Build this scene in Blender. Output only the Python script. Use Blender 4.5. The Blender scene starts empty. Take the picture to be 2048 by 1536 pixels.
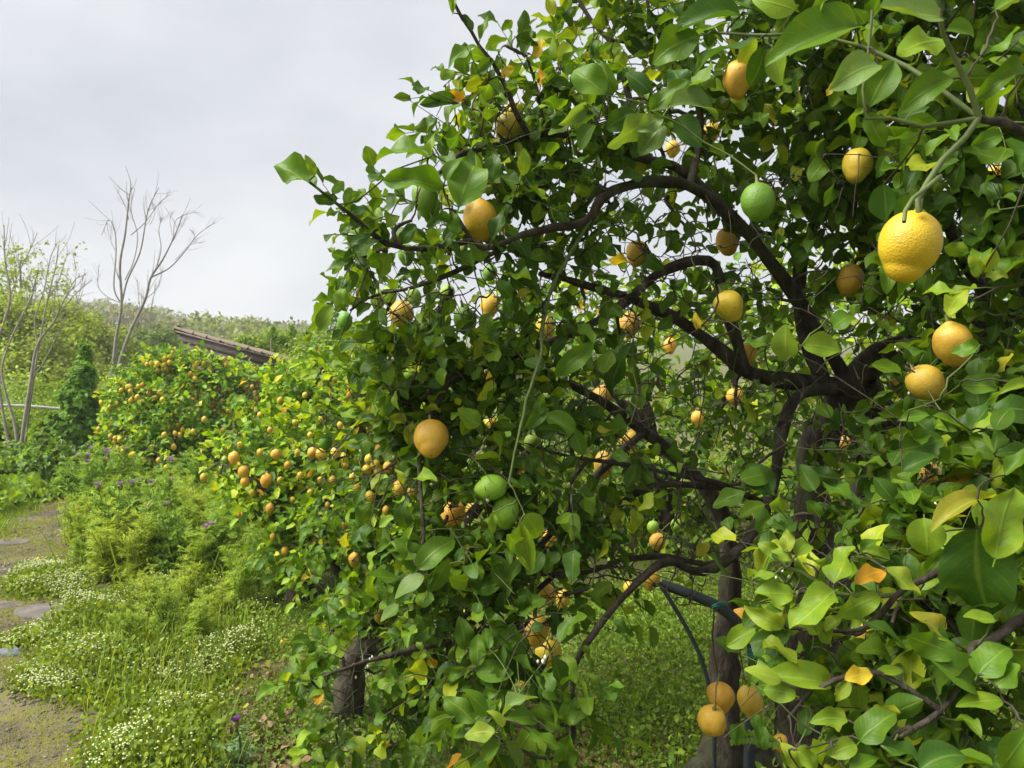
import bpy, math, random
import numpy as np
from mathutils import Vector, Matrix

random.seed(7)
rng = np.random.default_rng(7)
scene = bpy.context.scene
COL = scene.collection
PI = math.pi

# ------------------------------------------------------------------ camera
FPX = 1547.0                     # focal length in photo pixels (2048 wide)
CAMH = 1.60
PITCH = math.atan(93.0 / FPX)
cam_d = bpy.data.cameras.new('camera')
cam = bpy.data.objects.new('camera', cam_d)
COL.objects.link(cam)
cam.location = (0, 0, CAMH)
cam.rotation_euler = (math.radians(90) - PITCH, 0, 0)
cam_d.sensor_width = 36.0
cam_d.lens = 36.0 * FPX / 2048.0
cam_d.dof.use_dof = True
cam_d.dof.focus_distance = 2.0
cam_d.dof.aperture_fstop = 11
cam_d.clip_start = 0.05
cam_d.clip_end = 6000
scene.camera = cam

# ------------------------------------------------------------------ world, sun, exposure
SUN_AZ_VEC = Vector((-0.60, -0.10, 0.79)).normalized()      # towards the sun: high, over the path to our left
world = bpy.data.worlds.new('World')
scene.world = world
world.use_nodes = True
nt = world.node_tree
for n in list(nt.nodes):
    nt.nodes.remove(n)
wo = nt.nodes.new('ShaderNodeOutputWorld')
bg = nt.nodes.new('ShaderNodeBackground')
bg.inputs['Strength'].default_value = 0.068
sky = nt.nodes.new('ShaderNodeTexSky')
sky.sky_type = 'NISHITA'
sky.sun_disc = False
sky.sun_elevation = math.asin(SUN_AZ_VEC.z)
sky.sun_rotation = math.atan2(SUN_AZ_VEC.x, SUN_AZ_VEC.y)
sky.altitude = 300
sky.air_density = 1.0
sky.dust_density = 3.0
tc = nt.nodes.new('ShaderNodeTexCoord')
mp = nt.nodes.new('ShaderNodeMapping')
mp.inputs['Scale'].default_value = (1.0, 1.0, 2.2)
nz = nt.nodes.new('ShaderNodeTexNoise')
nz.inputs['Scale'].default_value = 2.6
nz.inputs['Detail'].default_value = 5
nz.inputs['Roughness'].default_value = 0.5
ramp = nt.nodes.new('ShaderNodeValToRGB')                    # even cloud deck, slightly mottled
ramp.color_ramp.elements[0].position = 0.30
ramp.color_ramp.elements[0].color = (2.65, 2.74, 2.95, 1)
ramp.color_ramp.elements[1].position = 0.72
ramp.color_ramp.elements[1].color = (3.85, 3.88, 3.92, 1)
mixs = nt.nodes.new('ShaderNodeMixRGB')
mixs.inputs['Fac'].default_value = 0.93
nt.links.new(tc.outputs['Generated'], mp.inputs['Vector'])
nt.links.new(mp.outputs['Vector'], nz.inputs['Vector'])
nt.links.new(nz.outputs['Fac'], ramp.inputs['Fac'])
nt.links.new(sky.outputs['Color'], mixs.inputs['Color1'])
nt.links.new(ramp.outputs['Color'], mixs.inputs['Color2'])
nt.links.new(mixs.outputs['Color'], bg.inputs['Color'])
nt.links.new(bg.outputs['Background'], wo.inputs['Surface'])

sun_d = bpy.data.lights.new('sun', 'SUN')
sun_d.energy = 2.6
sun_d.angle = math.radians(42)
sun_d.color = (1.0, 0.97, 0.90)
sun = bpy.data.objects.new('sun', sun_d)
COL.objects.link(sun)
sun.rotation_euler = SUN_AZ_VEC.to_track_quat('Z', 'Y').to_euler()

vs = scene.view_settings
vs.view_transform = 'Standard'
vs.look = 'None'
vs.exposure = 1.8
vs.gamma = 1.0
vs.use_curve_mapping = False
scene.render.engine = 'CYCLES'
cy = scene.cycles
cy.use_denoising = True
cy.denoiser = 'OPENIMAGEDENOISE'
cy.max_bounces = 7
cy.diffuse_bounces = 4
cy.glossy_bounces = 2
cy.transmission_bounces = 4
cy.transparent_max_bounces = 4
cy.caustics_reflective = False
cy.caustics_refractive = False
cy.use_adaptive_sampling = True
cy.adaptive_threshold = 0.015

# ------------------------------------------------------------------ placing helpers
C0 = np.array([0, 0, CAMH])
FW = np.array([0, math.cos(PITCH), -math.sin(PITCH)])
UPV = np.array([0, math.sin(PITCH), math.cos(PITCH)])
RT = np.array([1.0, 0, 0])


def at(px, py, d):
    """the world point seen at photo pixel px,py, d metres in front"""
    return C0 + FW * d + RT * ((px - 1024) / FPX * d) - UPV * ((py - 768) / FPX * d)


def project(P):
    Q = np.asarray(P, float) - C0
    d = Q @ FW
    dd = np.where(np.abs(d) < 1e-6, 1e-6, d)
    return 1024 + (Q @ RT) / dd * FPX, 768 - (Q @ UPV) / dd * FPX, d


def gh(x, y):
    return (0.035 * np.sin(1.3 * x + 0.5) * np.cos(1.1 * y) + 0.018 * np.sin(3.1 * x + 2.0 * y)
            + 0.010 * np.sin(7.3 * x - 4.1 * y) * np.cos(5.0 * y))


def gp(px, py):
    """ground point under a photo pixel"""
    dv = FW + RT * ((px - 1024) / FPX) - UPV * ((py - 768) / FPX)
    t = -CAMH / dv[2]
    p = C0 + dv * t
    return np.array([p[0], p[1], gh(p[0], p[1])])


def norm(v):
    v = np.asarray(v, float)
    return v / np.maximum(np.linalg.norm(v, axis=-1, keepdims=True), 1e-9)


# ------------------------------------------------------------------ mesh helpers
def mesh_np(name, V, F, mat=None, uv=None, col=None, smooth=True, matidx=None):
    V = np.asarray(V, np.float32)
    F = np.asarray(F, np.int32)
    me = bpy.data.meshes.new(name)
    k = F.shape[1]
    me.vertices.add(len(V))
    me.vertices.foreach_set('co', V.ravel())
    me.loops.add(F.size)
    me.loops.foreach_set('vertex_index', F.ravel())
    me.polygons.add(len(F))
    me.polygons.foreach_set('loop_start', np.arange(0, F.size, k, dtype=np.int32))
    if smooth:
        me.polygons.foreach_set('use_smooth', np.ones(len(F), bool))
    if uv is not None:
        l = me.uv_layers.new(name='UVMap')
        l.data.foreach_set('uv', np.asarray(uv, np.float32)[F.ravel()].ravel())
    if col is not None:
        a = me.attributes.new('Col', 'FLOAT_COLOR', 'POINT')
        c = np.ones((len(V), 4), np.float32)
        c[:, :3] = col
        a.data.foreach_set('color', c.ravel())
    me.update(calc_edges=True)
    if mat is not None:
        for m in (mat if isinstance(mat, (list, tuple)) else [mat]):
            me.materials.append(m)
    if matidx is not None:
        me.polygons.foreach_set('material_index', np.asarray(matidx, np.int32))
    return me


def link(name, me, parent=None, loc=None):
    o = bpy.data.objects.new(name, me)
    COL.objects.link(o)
    if parent is not None:
        o.parent = parent
    if loc is not None:
        o.location = loc
    return o


def tag(o, label=None, cat=None, group=None, kind=None):
    if label:
        o['label'] = label
    if cat:
        o['category'] = cat
    if group:
        o['group'] = group
    if kind:
        o['kind'] = kind
    return o


def thing(name, label, cat, loc=(0, 0, 0), group=None):
    o = bpy.data.objects.new(name, None)
    COL.objects.link(o)
    o.empty_display_size = 0.1
    o.location = loc
    return tag(o, label, cat, group)


def catmull(P, n):
    P = np.asarray(P, float)
    if len(P) < 3:
        t = np.linspace(0, 1, n)[:, None]
        return P[0] * (1 - t) + P[-1] * t
    Q = np.vstack([2 * P[0] - P[1], P, 2 * P[-1] - P[-2]])
    out = []
    m = len(P) - 1
    for u in np.linspace(0, m - 1e-6, n):
        i = int(u)
        t = u - i
        a, b, c, d = Q[i], Q[i + 1], Q[i + 2], Q[i + 3]
        out.append(0.5 * (2 * b + (c - a) * t + (2 * a - 5 * b + 4 * c - d) * t * t + (3 * b - a - 3 * c + d) * t ** 3))
    return np.array(out)


def tube(P, R, seg=6, rough=0.0, v0=0):
    """returns V,F of a tube along points P with radii R"""
    P = np.asarray(P, float)
    R = np.asarray(R, float)
    T = norm(np.gradient(P, axis=0))
    n = len(P)
    ref = np.array([0.31, 0.17, 0.93])
    N = np.zeros_like(P)
    v = np.cross(T[0], ref)
    if np.linalg.norm(v) < 1e-3:
        v = np.cross(T[0], [1, 0, 0])
    N[0] = norm(v)
    for i in range(1, n):
        w = N[i - 1] - T[i] * np.dot(N[i - 1], T[i])
        N[i] = norm(w)
    B = np.cross(T, N)
    a = np.linspace(0, 2 * PI, seg, endpoint=False)
    rr = R[:, None] * np.ones((1, seg))
    if rough:
        rr = rr * (1 + rough * rng.uniform(-1, 1, rr.shape))
    V = (P[:, None, :] + rr[..., None] * (np.cos(a)[None, :, None] * N[:, None, :] + np.sin(a)[None, :, None] * B[:, None, :])).reshape(-1, 3)
    i = np.arange(n - 1)[:, None] * seg
    j = np.arange(seg)[None, :]
    k = (j + 1) % seg
    F = np.stack([i + j, i + k, i + seg + k, i + seg + j], -1).reshape(-1, 4) + v0
    return V, F


class MB:
    def __init__(self):
        self.V, self.F, self.n = [], [], 0

    def add(self, V, F):
        self.V.append(np.asarray(V, float))
        self.F.append(np.asarray(F) + self.n)
        self.n += len(V)

    def tube(self, P, R, seg=6, rough=0.0):
        self.add(*tube(P, R, seg, rough))
        return self

    def box(self, c, s, rot=None):
        v = np.array([[x, y, z] for x in (-1, 1) for y in (-1, 1) for z in (-1, 1)], float) * np.asarray(s) / 2
        if rot is not None:
            v = v @ np.asarray(rot).T
        f = np.array([[0, 1, 3, 2], [4, 6, 7, 5], [0, 4, 5, 1], [2, 3, 7, 6], [0, 2, 6, 4], [1, 5, 7, 3]])
        self.add(v + np.asarray(c), f)
        return self

    def mesh(self, name, mat, base=(0, 0, 0), smooth=True, **k):
        if not self.V:
            return None
        return mesh_np(name, np.vstack(self.V) - np.asarray(base), np.vstack(self.F), mat, smooth=smooth, **k)

    def build(self, name, mat, parent=None, base=(0, 0, 0), smooth=True):
        return link(name, self.mesh(name, mat, base, smooth), parent)


# ------------------------------------------------------------------ materials
def newmat(name):
    m = bpy.data.materials.new(name)
    m.use_nodes = True
    t = m.node_tree
    for n in list(t.nodes):
        t.nodes.remove(n)
    return m, t, lambda k: t.nodes.new('ShaderNode' + k), lambda a, b: t.links.new(a, b)


def leaf_material(name, veins=True, trans=0.38, rough=0.40, tcol=(1.5, 1.38, 0.35), spec=0.20):
    m, t, N, L = newmat(name)
    out = N('OutputMaterial')
    at_ = N('Attribute'); at_.attribute_name = 'Col'
    oi = N('ObjectInfo')
    add = N('MixRGB'); add.blend_type = 'ADD'; add.inputs[0].default_value = 1
    L(at_.outputs['Color'], add.inputs[1]); L(oi.outputs['Color'], add.inputs[2])
    colr = add.outputs[0]
    p = N('BsdfPrincipled')
    p.inputs['Roughness'].default_value = rough
    p.inputs['Specular IOR Level'].default_value = spec
    if veins:
        uv = N('UVMap'); uv.uv_map = 'UVMap'
        sx = N('SeparateXYZ'); L(uv.outputs[0], sx.inputs[0])
        ab = N('Math'); ab.operation = 'ABSOLUTE'; L(sx.outputs[0], ab.inputs[0])
        rib = N('MapRange'); rib.inputs[1].default_value = 0.03; rib.inputs[2].default_value = 0.11
        rib.inputs[3].default_value = 1; rib.inputs[4].default_value = 0; L(ab.outputs[0], rib.inputs[0])
        # side veins run forward from the midrib
        m1 = N('Math'); m1.operation = 'MULTIPLY'; m1.inputs[1].default_value = 9.0; L(sx.outputs[1], m1.inputs[0])
        m2 = N('Math'); m2.operation = 'MULTIPLY_ADD'; m2.inputs[1].default_value = -2.4; L(ab.outputs[0], m2.inputs[0]); L(m1.outputs[0], m2.inputs[2])
        fr = N('Math'); fr.operation = 'FRACT'; L(m2.outputs[0], fr.inputs[0])
        pp = N('Math'); pp.operation = 'PINGPONG'; pp.inputs[1].default_value = 0.5; L(fr.outputs[0], pp.inputs[0])
        sv = N('MapRange'); sv.inputs[1].default_value = 0.0; sv.inputs[2].default_value = 0.10
        sv.inputs[3].default_value = 1; sv.inputs[4].default_value = 0; L(pp.outputs[0], sv.inputs[0])
        svm = N('Math'); svm.operation = 'MULTIPLY'; svm.inputs[1].default_value = 0.30; L(sv.outputs[0], svm.inputs[0])
        vm = N('Math'); vm.operation = 'MAXIMUM'; L(rib.outputs[0], vm.inputs[0]); L(svm.outputs[0], vm.inputs[1])
        vf = N('Math'); vf.operation = 'MULTIPLY'; vf.inputs[1].default_value = 0.8; L(vm.outputs[0], vf.inputs[0])
        light = N('MixRGB'); light.blend_type = 'MIX'
        br = N('MixRGB'); br.blend_type = 'ADD'; br.inputs[0].default_value = 1; br.inputs[2].default_value = (0.07, 0.085, 0.02, 1)
        L(colr, br.inputs[1]); L(vf.outputs[0], light.inputs[0]); L(colr, light.inputs[1]); L(br.outputs[0], light.inputs[2])
        # blotches of paler, yellower tissue
        tcn = N('TexCoord')
        no = N('TexNoise'); no.inputs['Scale'].default_value = 45; no.inputs['Detail'].default_value = 3
        gp_ = N('NewGeometry'); L(gp_.outputs['Position'], no.inputs['Vector'])
        nr = N('MapRange'); nr.inputs[1].default_value = 0.45; nr.inputs[2].default_value = 0.75
        nr.inputs[3].default_value = 0; nr.inputs[4].default_value = 0.5; L(no.outputs['Fac'], nr.inputs[0])
        yl = N('MixRGB'); yl.blend_type = 'MULTIPLY'; yl.inputs[0].default_value = 1; yl.inputs[2].default_value = (1.75, 1.3, 0.8, 1)
        L(light.outputs[0], yl.inputs[1])
        fin = N('MixRGB'); L(nr.outputs[0], fin.inputs[0]); L(light.outputs[0], fin.inputs[1]); L(yl.outputs[0], fin.inputs[2])
        sp = N('TexNoise'); sp.inputs['Scale'].default_value = 130; sp.inputs['Detail'].default_value = 4
        L(gp_.outputs['Position'], sp.inputs['Vector'])
        sr = N('MapRange'); sr.inputs[1].default_value = 0.66; sr.inputs[2].default_value = 0.72; sr.inputs[4].default_value = 0.75; L(sp.outputs['Fac'], sr.inputs[0])
        bl = N('MixRGB'); bl.inputs[2].default_value = (0.20, 0.13, 0.045, 1); L(sr.outputs[0], bl.inputs[0]); L(fin.outputs[0], bl.inputs[1])
        colr = bl.outputs[0]
        bh = N('Math'); bh.operation = 'MULTIPLY_ADD'; bh.inputs[1].default_value = 0.6; L(no.outputs['Fac'], bh.inputs[0]); L(vm.outputs[0], bh.inputs[2])
        bu = N('Bump'); bu.inputs['Strength'].default_value = 0.35; bu.inputs['Distance'].default_value = 0.003
        L(bh.outputs[0], bu.inputs['Height']); L(bu.outputs[0], p.inputs['Normal'])
    L(colr, p.inputs['Base Color'])
    tr = N('BsdfTranslucent')
    tm = N('MixRGB'); tm.blend_type = 'MULTIPLY'; tm.inputs[0].default_value = 1; tm.inputs[2].default_value = tcol + (1,)
    L(colr, tm.inputs[1]); L(tm.outputs[0], tr.inputs[0])
    mx = N('MixShader'); mx.inputs[0].default_value = trans
    L(p.outputs[0], mx.inputs[1]); L(tr.outputs[0], mx.inputs[2]); L(mx.outputs[0], out.inputs[0])
    return m


def noise_material(name, cols, scale=8, detail=6, rough=0.85, bump=0.4, bdist=0.02, coord='pos', stretch=(1, 1, 1), spec=0.25, pos=(0.3, 0.7), second=None):
    """colour ramp over noise (+ a second, coarser overlay), with relief"""
    m, t, N, L = newmat(name)
    out = N('OutputMaterial'); p = N('BsdfPrincipled')
    p.inputs['Roughness'].default_value = rough
    p.inputs['Specular IOR Level'].default_value = spec
    if coord == 'pos':
        g = N('NewGeometry'); src = g.outputs['Position']
    else:
        g = N('TexCoord'); src = g.outputs['Object']
    mpn = N('Mapping'); mpn.inputs['Scale'].default_value = stretch; L(src, mpn.inputs['Vector'])
    no = N('TexNoise'); no.inputs['Scale'].default_value = scale; no.inputs['Detail'].default_value = detail; no.inputs['Roughness'].default_value = 0.62
    L(mpn.outputs[0], no.inputs['Vector'])
    r = N('ValToRGB')
    els = r.color_ramp.elements
    while len(els) < len(cols):
        els.new(0.5)
    for i, c in enumerate(cols):
        els[i].position = pos[0] + (pos[1] - pos[0]) * i / (len(cols) - 1)
        els[i].color = tuple(c) + (1,)
    L(no.outputs['Fac'], r.inputs[0])
    cc = r.outputs[0]
    if second:
        sc2, col2, lo, hi = second
        n2 = N('TexNoise'); n2.inputs['Scale'].default_value = sc2; n2.inputs['Detail'].default_value = 5; L(src, n2.inputs['Vector'])
        mr = N('MapRange'); mr.inputs[1].default_value = lo; mr.inputs[2].default_value = hi; L(n2.outputs['Fac'], mr.inputs[0])
        mm = N('MixRGB'); mm.inputs[2].default_value = tuple(col2) + (1,)
        L(mr.outputs[0], mm.inputs[0]); L(cc, mm.inputs[1]); cc = mm.outputs[0]
    L(cc, p.inputs['Base Color'])
    bu = N('Bump'); bu.inputs['Strength'].default_value = bump; bu.inputs['Distance'].default_value = bdist
    L(no.outputs['Fac'], bu.inputs['Height']); L(bu.outputs[0], p.inputs['Normal'])
    L(p.outputs[0], out.inputs[0])
    return m


def plain(name, c, rough=0.6, spec=0.3):
    m, t, N, L = newmat(name)
    out = N('OutputMaterial'); p = N('BsdfPrincipled')
    p.inputs['Base Color'].default_value = tuple(c) + (1,)
    p.inputs['Roughness'].default_value = rough
    p.inputs['Specular IOR Level'].default_value = spec
    L(p.outputs[0], out.inputs[0])
    return m


def lemon_material():
    m, t, N, L = newmat('lemon_peel')
    out = N('OutputMaterial'); p = N('BsdfPrincipled')
    oi = N('ObjectInfo'); g = N('TexCoord')
    n1 = N('TexNoise'); n1.inputs['Scale'].default_value = 2.2; n1.inputs['Detail'].default_value = 4; L(g.outputs['Object'], n1.inputs['Vector'])
    n2 = N('TexVoronoi'); n2.inputs['Scale'].default_value = 30; L(g.outputs['Object'], n2.inputs['Vector'])
    n4 = N('TexNoise'); n4.inputs['Scale'].default_value = 6; n4.inputs['Detail'].default_value = 3; L(g.outputs['Object'], n4.inputs['Vector'])
    mul = N('MixRGB'); mul.blend_type = 'MULTIPLY'; mul.inputs[2].default_value = (0.80, 0.72, 0.6, 1)
    mr = N('MapRange'); mr.inputs[1].default_value = 0.4; mr.inputs[2].default_value = 0.75; L(n1.outputs['Fac'], mr.inputs[0])
    L(mr.outputs[0], mul.inputs[0]); L(oi.outputs['Color'], mul.inputs[1])
    # a few brown rub marks
    n3 = N('TexNoise'); n3.inputs['Scale'].default_value = 4.0; n3.inputs['Detail'].default_value = 6
    ofs = N('Mapping'); ofs.inputs['Location'].default_value = (3.3, 1.2, 7.7); L(g.outputs['Object'], ofs.inputs[0]); L(ofs.outputs[0], n3.inputs['Vector'])
    m3 = N('MapRange'); m3.inputs[1].default_value = 0.66; m3.inputs[2].default_value = 0.74; m3.inputs[4].default_value = 0.45; L(n3.outputs['Fac'], m3.inputs[0])
    br = N('MixRGB'); br.inputs[2].default_value = (0.22, 0.11, 0.03, 1); L(m3.outputs[0], br.inputs[0]); L(mul.outputs[0], br.inputs[1])
    L(br.outputs[0], p.inputs['Base Color'])
    p.inputs['Roughness'].default_value = 0.44
    p.inputs['Specular IOR Level'].default_value = 0.4
    ad = N('Math'); ad.operation = 'MULTIPLY_ADD'; ad.inputs[1].default_value = 1.5; L(n4.outputs['Fac'], ad.inputs[0]); L(n2.outputs['Distance'], ad.inputs[2])
    bu = N('Bump'); bu.inputs['Strength'].default_value = 0.33; bu.inputs['Distance'].default_value = 0.0024
    L(ad.outputs[0], bu.inputs['Height']); L(bu.outputs[0], p.inputs['Normal'])
    L(p.outputs[0], out.inputs[0])
    return m


M_LEAF = leaf_material('citrus_leaf')
M_FAR = leaf_material('soft_leaf', veins=False, trans=0.36, rough=0.55, spec=0.25)
M_WEED = leaf_material('weed_leaf', veins=False, trans=0.36, rough=0.6, spec=0.2)
M_BARK = noise_material('citrus_bark', [(0.014, 0.011, 0.008), (0.045, 0.034, 0.025), (0.10, 0.082, 0.064)], scale=30, bump=1.0, bdist=0.02,  # bark tones darkened: some of the crown's shade is put into the colour
                        stretch=(1, 1, 0.35), rough=0.9, second=(9, (0.055, 0.062, 0.028), 0.52, 0.70))
M_TWIG = noise_material('twig_bark', [(0.030, 0.026, 0.016), (0.075, 0.060, 0.042)], scale=40, bump=0.3, bdist=0.004, rough=0.8)
M_GREENTWIG = noise_material('green_shoot', [(0.07, 0.10, 0.028), (0.12, 0.15, 0.045)], scale=35, bump=0.3, bdist=0.003, rough=0.6)
M_PALEBARK = noise_material('pale_bark', [(0.20, 0.17, 0.14), (0.34, 0.31, 0.27)], scale=9, bump=0.4, bdist=0.02, rough=0.9)
M_GREYBARK = noise_material('grey_bark', [(0.17, 0.155, 0.14), (0.33, 0.30, 0.27)], scale=9, bump=0.4, bdist=0.02, rough=0.9)
M_LEMON = lemon_material()
M_CALYX = plain('calyx_green', (0.16, 0.17, 0.05), 0.7)
M_BUD = plain('blossom_white', (0.75, 0.73, 0.60), 0.6)

# ------------------------------------------------------------------ leaf templates (unit length along Y, faces +Z)
def leaf_template(nl, nw, W=0.27, curl=0.5, fold=0.25, wave=0.10, twist=0.2, seed=0, petiole=0.10, tip=1.0):
    r = np.random.default_rng(seed)
    t = np.linspace(0, 1, nl)
    t = 0.45 * t + 0.55 * 0.5 * (1 - np.cos(PI * t))           # rings closer together at the rounded ends
    w = W * np.sin(PI * np.clip(t, 0, 1) ** 0.95) ** (0.62 if nl > 4 else 0.75) * (1 + 0.22 * (0.5 - t) * r.uniform(0.2, 1.6))
    w = w * np.where(t > 0.9, 1 - (t - 0.9) / 0.1 * 0.25 * tip, 1)
    w = np.maximum(w, 0.012)
    u = np.linspace(-1, 1, nw + 1)
    ph = r.uniform(0, 2 * PI, 4)
    side = 0.06 * r.uniform(-1, 1) * np.sin(PI * t)            # the blade swings a little sideways
    V, UV = [], []
    # blade centre line bends as an arc
    ang = curl * (t - 0.15) ** 1.0
    dy = np.cos(ang); dz = -np.sin(ang)
    cyl = np.concatenate([[0], np.cumsum((dy[1:] + dy[:-1]) / 2 * np.diff(t))])
    czl = np.concatenate([[0], np.cumsum((dz[1:] + dz[:-1]) / 2 * np.diff(t))])
    tt = t
    if petiole:
        tt = np.concatenate([[-petiole], t]); w = np.concatenate([[0.012], w]); side = np.concatenate([[0], side])
        cyl = np.concatenate([[-petiole], cyl]); czl = np.concatenate([[-petiole * 0.2], czl])
    for i, ti in enumerate(tt):
        tw = twist * ti
        for uj in u:
            x = uj * w[i]
            z = fold * abs(x) + wave * w[i] / W * abs(uj) * math.sin(9 * ti + ph[0] + (1.7 if uj > 0 else 0)) * W * 1.6
            xx = x * math.cos(tw) - z * math.sin(tw)
            zz = x * math.sin(tw) + z * math.cos(tw)
            V.append((xx + side[i], cyl[i], czl[i] + zz))
            UV.append((uj, max(ti, 0)))
    n = nw + 1
    F = [(i * n + j, i * n + j + 1, (i + 1) * n + j + 1, (i + 1) * n + j) for i in range(len(tt) - 1) for j in range(nw)]
    return np.array(V), np.array(F), np.array(UV)


def make_set(nl, nw, k, seed, **kw):
    r = np.random.default_rng(seed)
    out = []
    for i in range(k):
        a = dict(W=r.uniform(0.25, 0.37), curl=r.uniform(-0.25, 1.35), fold=r.uniform(0.0, 0.65), wave=r.uniform(0.06, 0.34),
                 twist=r.uniform(-0.9, 0.9), seed=seed * 100 + i)
        a.update(kw)
        out.append(leaf_template(nl, nw, **a))
    return out


T_NEAR = make_set(8, 4, 18, 1)
T_HAND = make_set(12, 4, 16, 9)
T_MID = make_set(5, 2, 8, 2)
T_FAR = make_set(4, 2, 6, 3, petiole=0.0)
T_TINY = make_set(3, 1, 4, 4, petiole=0.0, fold=0.0, W=0.3)
T_BLADE = make_set(4, 1, 6, 5, petiole=0.0, W=0.045, fold=0.0, tip=0.3)
T_ROUND = make_set(4, 2, 5, 6, petiole=0.0, W=0.42)


def scatter(T, P, Y, Z, S, colr):
    """join copies of the templates T: position, direction, facing, size, colour per copy"""
    n = len(P)
    P = np.asarray(P, float); Y = norm(Y); Z = np.asarray(Z, float)
    Z = norm(Z - Y * np.sum(Z * Y, -1, keepdims=True))
    X = np.cross(Y, Z)
    S = np.asarray(S, float)
    tid = rng.integers(0, len(T), n)
    VV, FF, UU, CC = [], [], [], []
    o = 0
    for k, (tv, tf, tu) in enumerate(T):
        ix = np.nonzero(tid == k)[0]
        if not len(ix):
            continue
        v = P[ix][:, None, :] + S[ix][:, None, None] * (tv[None, :, 0:1] * X[ix][:, None, :] + tv[None, :, 1:2] * Y[ix][:, None, :] + tv[None, :, 2:3] * Z[ix][:, None, :])
        m = len(tv)
        f = tf[None] + (np.arange(len(ix)) * m)[:, None, None] + o
        VV.append(v.reshape(-1, 3)); FF.append(f.reshape(-1, tf.shape[1]))
        UU.append(np.tile(tu, (len(ix), 1)))
        CC.append(np.repeat(np.asarray(colr)[ix], m, 0))
        o += len(ix) * m
    return np.vstack(VV), np.vstack(FF), np.vstack(UU), np.vstack(CC)


def foliage_object(name, T, P, Y, Z, S, colr, mat, parent=None, base=(0, 0, 0), label=None):
    V, F, U, Cc = scatter(T, P, Y, Z, S, colr)
    o = link(name, mesh_np(name, V - np.asarray(base), F, mat, U, Cc), parent)
    o.color = (0, 0, 0, 1)
    o['kind'] = 'stuff'
    return o


PAL_CITRUS = np.array([[0.046, 0.108, 0.010], [0.064, 0.140, 0.011], [0.092, 0.180, 0.013], [0.128, 0.225, 0.016], [0.056, 0.124, 0.016]])
PAL_YOUNG = np.array([[0.175, 0.28, 0.018], [0.225, 0.315, 0.020], [0.16, 0.265, 0.018], [0.27, 0.33, 0.022]])
PAL_YELLOW = np.array([[0.50, 0.38, 0.035], [0.45, 0.24, 0.02], [0.36, 0.36, 0.04]])


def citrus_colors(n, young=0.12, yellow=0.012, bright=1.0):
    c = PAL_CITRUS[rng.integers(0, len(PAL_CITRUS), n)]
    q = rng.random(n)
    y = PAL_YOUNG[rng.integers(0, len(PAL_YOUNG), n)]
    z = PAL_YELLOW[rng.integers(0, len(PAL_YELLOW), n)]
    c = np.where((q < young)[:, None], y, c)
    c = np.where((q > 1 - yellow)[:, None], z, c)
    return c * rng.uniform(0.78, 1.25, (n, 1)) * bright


# template meshes for leaves that are objects of their own
ME_LEAF = [mesh_np('leaf', v, f, M_LEAF, u) for v, f, u in T_NEAR]
ME_HAND = [mesh_np('leaf', v, f, M_LEAF, u) for v, f, u in T_HAND]
ME_LEAF_MID = [mesh_np('leaf', v, f, M_LEAF, u) for v, f, u in T_MID]


def leaf_obj(parent, base, P, Y, Z, s, c, meshes=ME_LEAF, ti=None):
    Y = norm(Y); Z = norm(Z - Y * np.dot(Z, Y)); X = np.cross(Y, Z)
    o = link('leaf', meshes[random.randrange(len(meshes)) if ti is None else ti], parent)
    m = Matrix.Identity(4)
    for k in range(3):
        m[k][0] = X[k] * s; m[k][1] = Y[k] * s; m[k][2] = Z[k] * s; m[k][3] = P[k] - base[k]
    o.matrix_basis = m
    o.color = (float(c[0]), float(c[1]), float(c[2]), 1)
    return o


# ------------------------------------------------------------------ lemons
def lemon_mesh(seed, nu=22, nv=16, neck=0.10, nip=0.16, elong=1.12, lump=0.03, tiltnip=0.0):
    """unit-diameter fruit, stem end at +Z top at origin height +0.5*elong"""
    r = np.random.default_rng(seed)
    th = np.linspace(0.02, PI - 0.02, nv)
    ph = np.linspace(0, 2 * PI, nu, endpoint=False)
    ks = r.normal(size=(6, 3)) * 1.8
    po = r.uniform(0, 6, 6)
    V = []
    for t in th:
        z = math.cos(t) * 0.5 * elong
        rad = 0.5 * math.sin(t) ** 0.84
        q = max(0, (t - 2.45) / (PI - 2.45))
        dzn = -nip * (q * q * (3 - 2 * q))
        q2 = max(0, (0.55 - t) / 0.55)
        dzn += neck * q2 ** 2 - 0.0
        if q > 0:
            rad += 0.05 * math.sin(q * PI) * nip / 0.16
        for p in ph:
            v = np.array([rad * math.cos(p) + tiltnip * q, rad * math.sin(p), z + dzn])
            f = sum(math.sin(ks[k] @ v * 2.2 + po[k]) for k in range(6)) / 6
            V.append(v * np.array([1 + lump * f * 2.2, 1 + lump * f * 2.2, 1 + lump * f]))
    i = np.arange(nv - 1)[:, None] * nu
    j = np.arange(nu)[None, :]
    k = (j + 1) % nu
    F = np.stack([i + j, i + nu + j, i + nu + k, i + k], -1).reshape(-1, 4)
    return mesh_np('lemon', np.array(V), F, M_LEMON)


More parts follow.
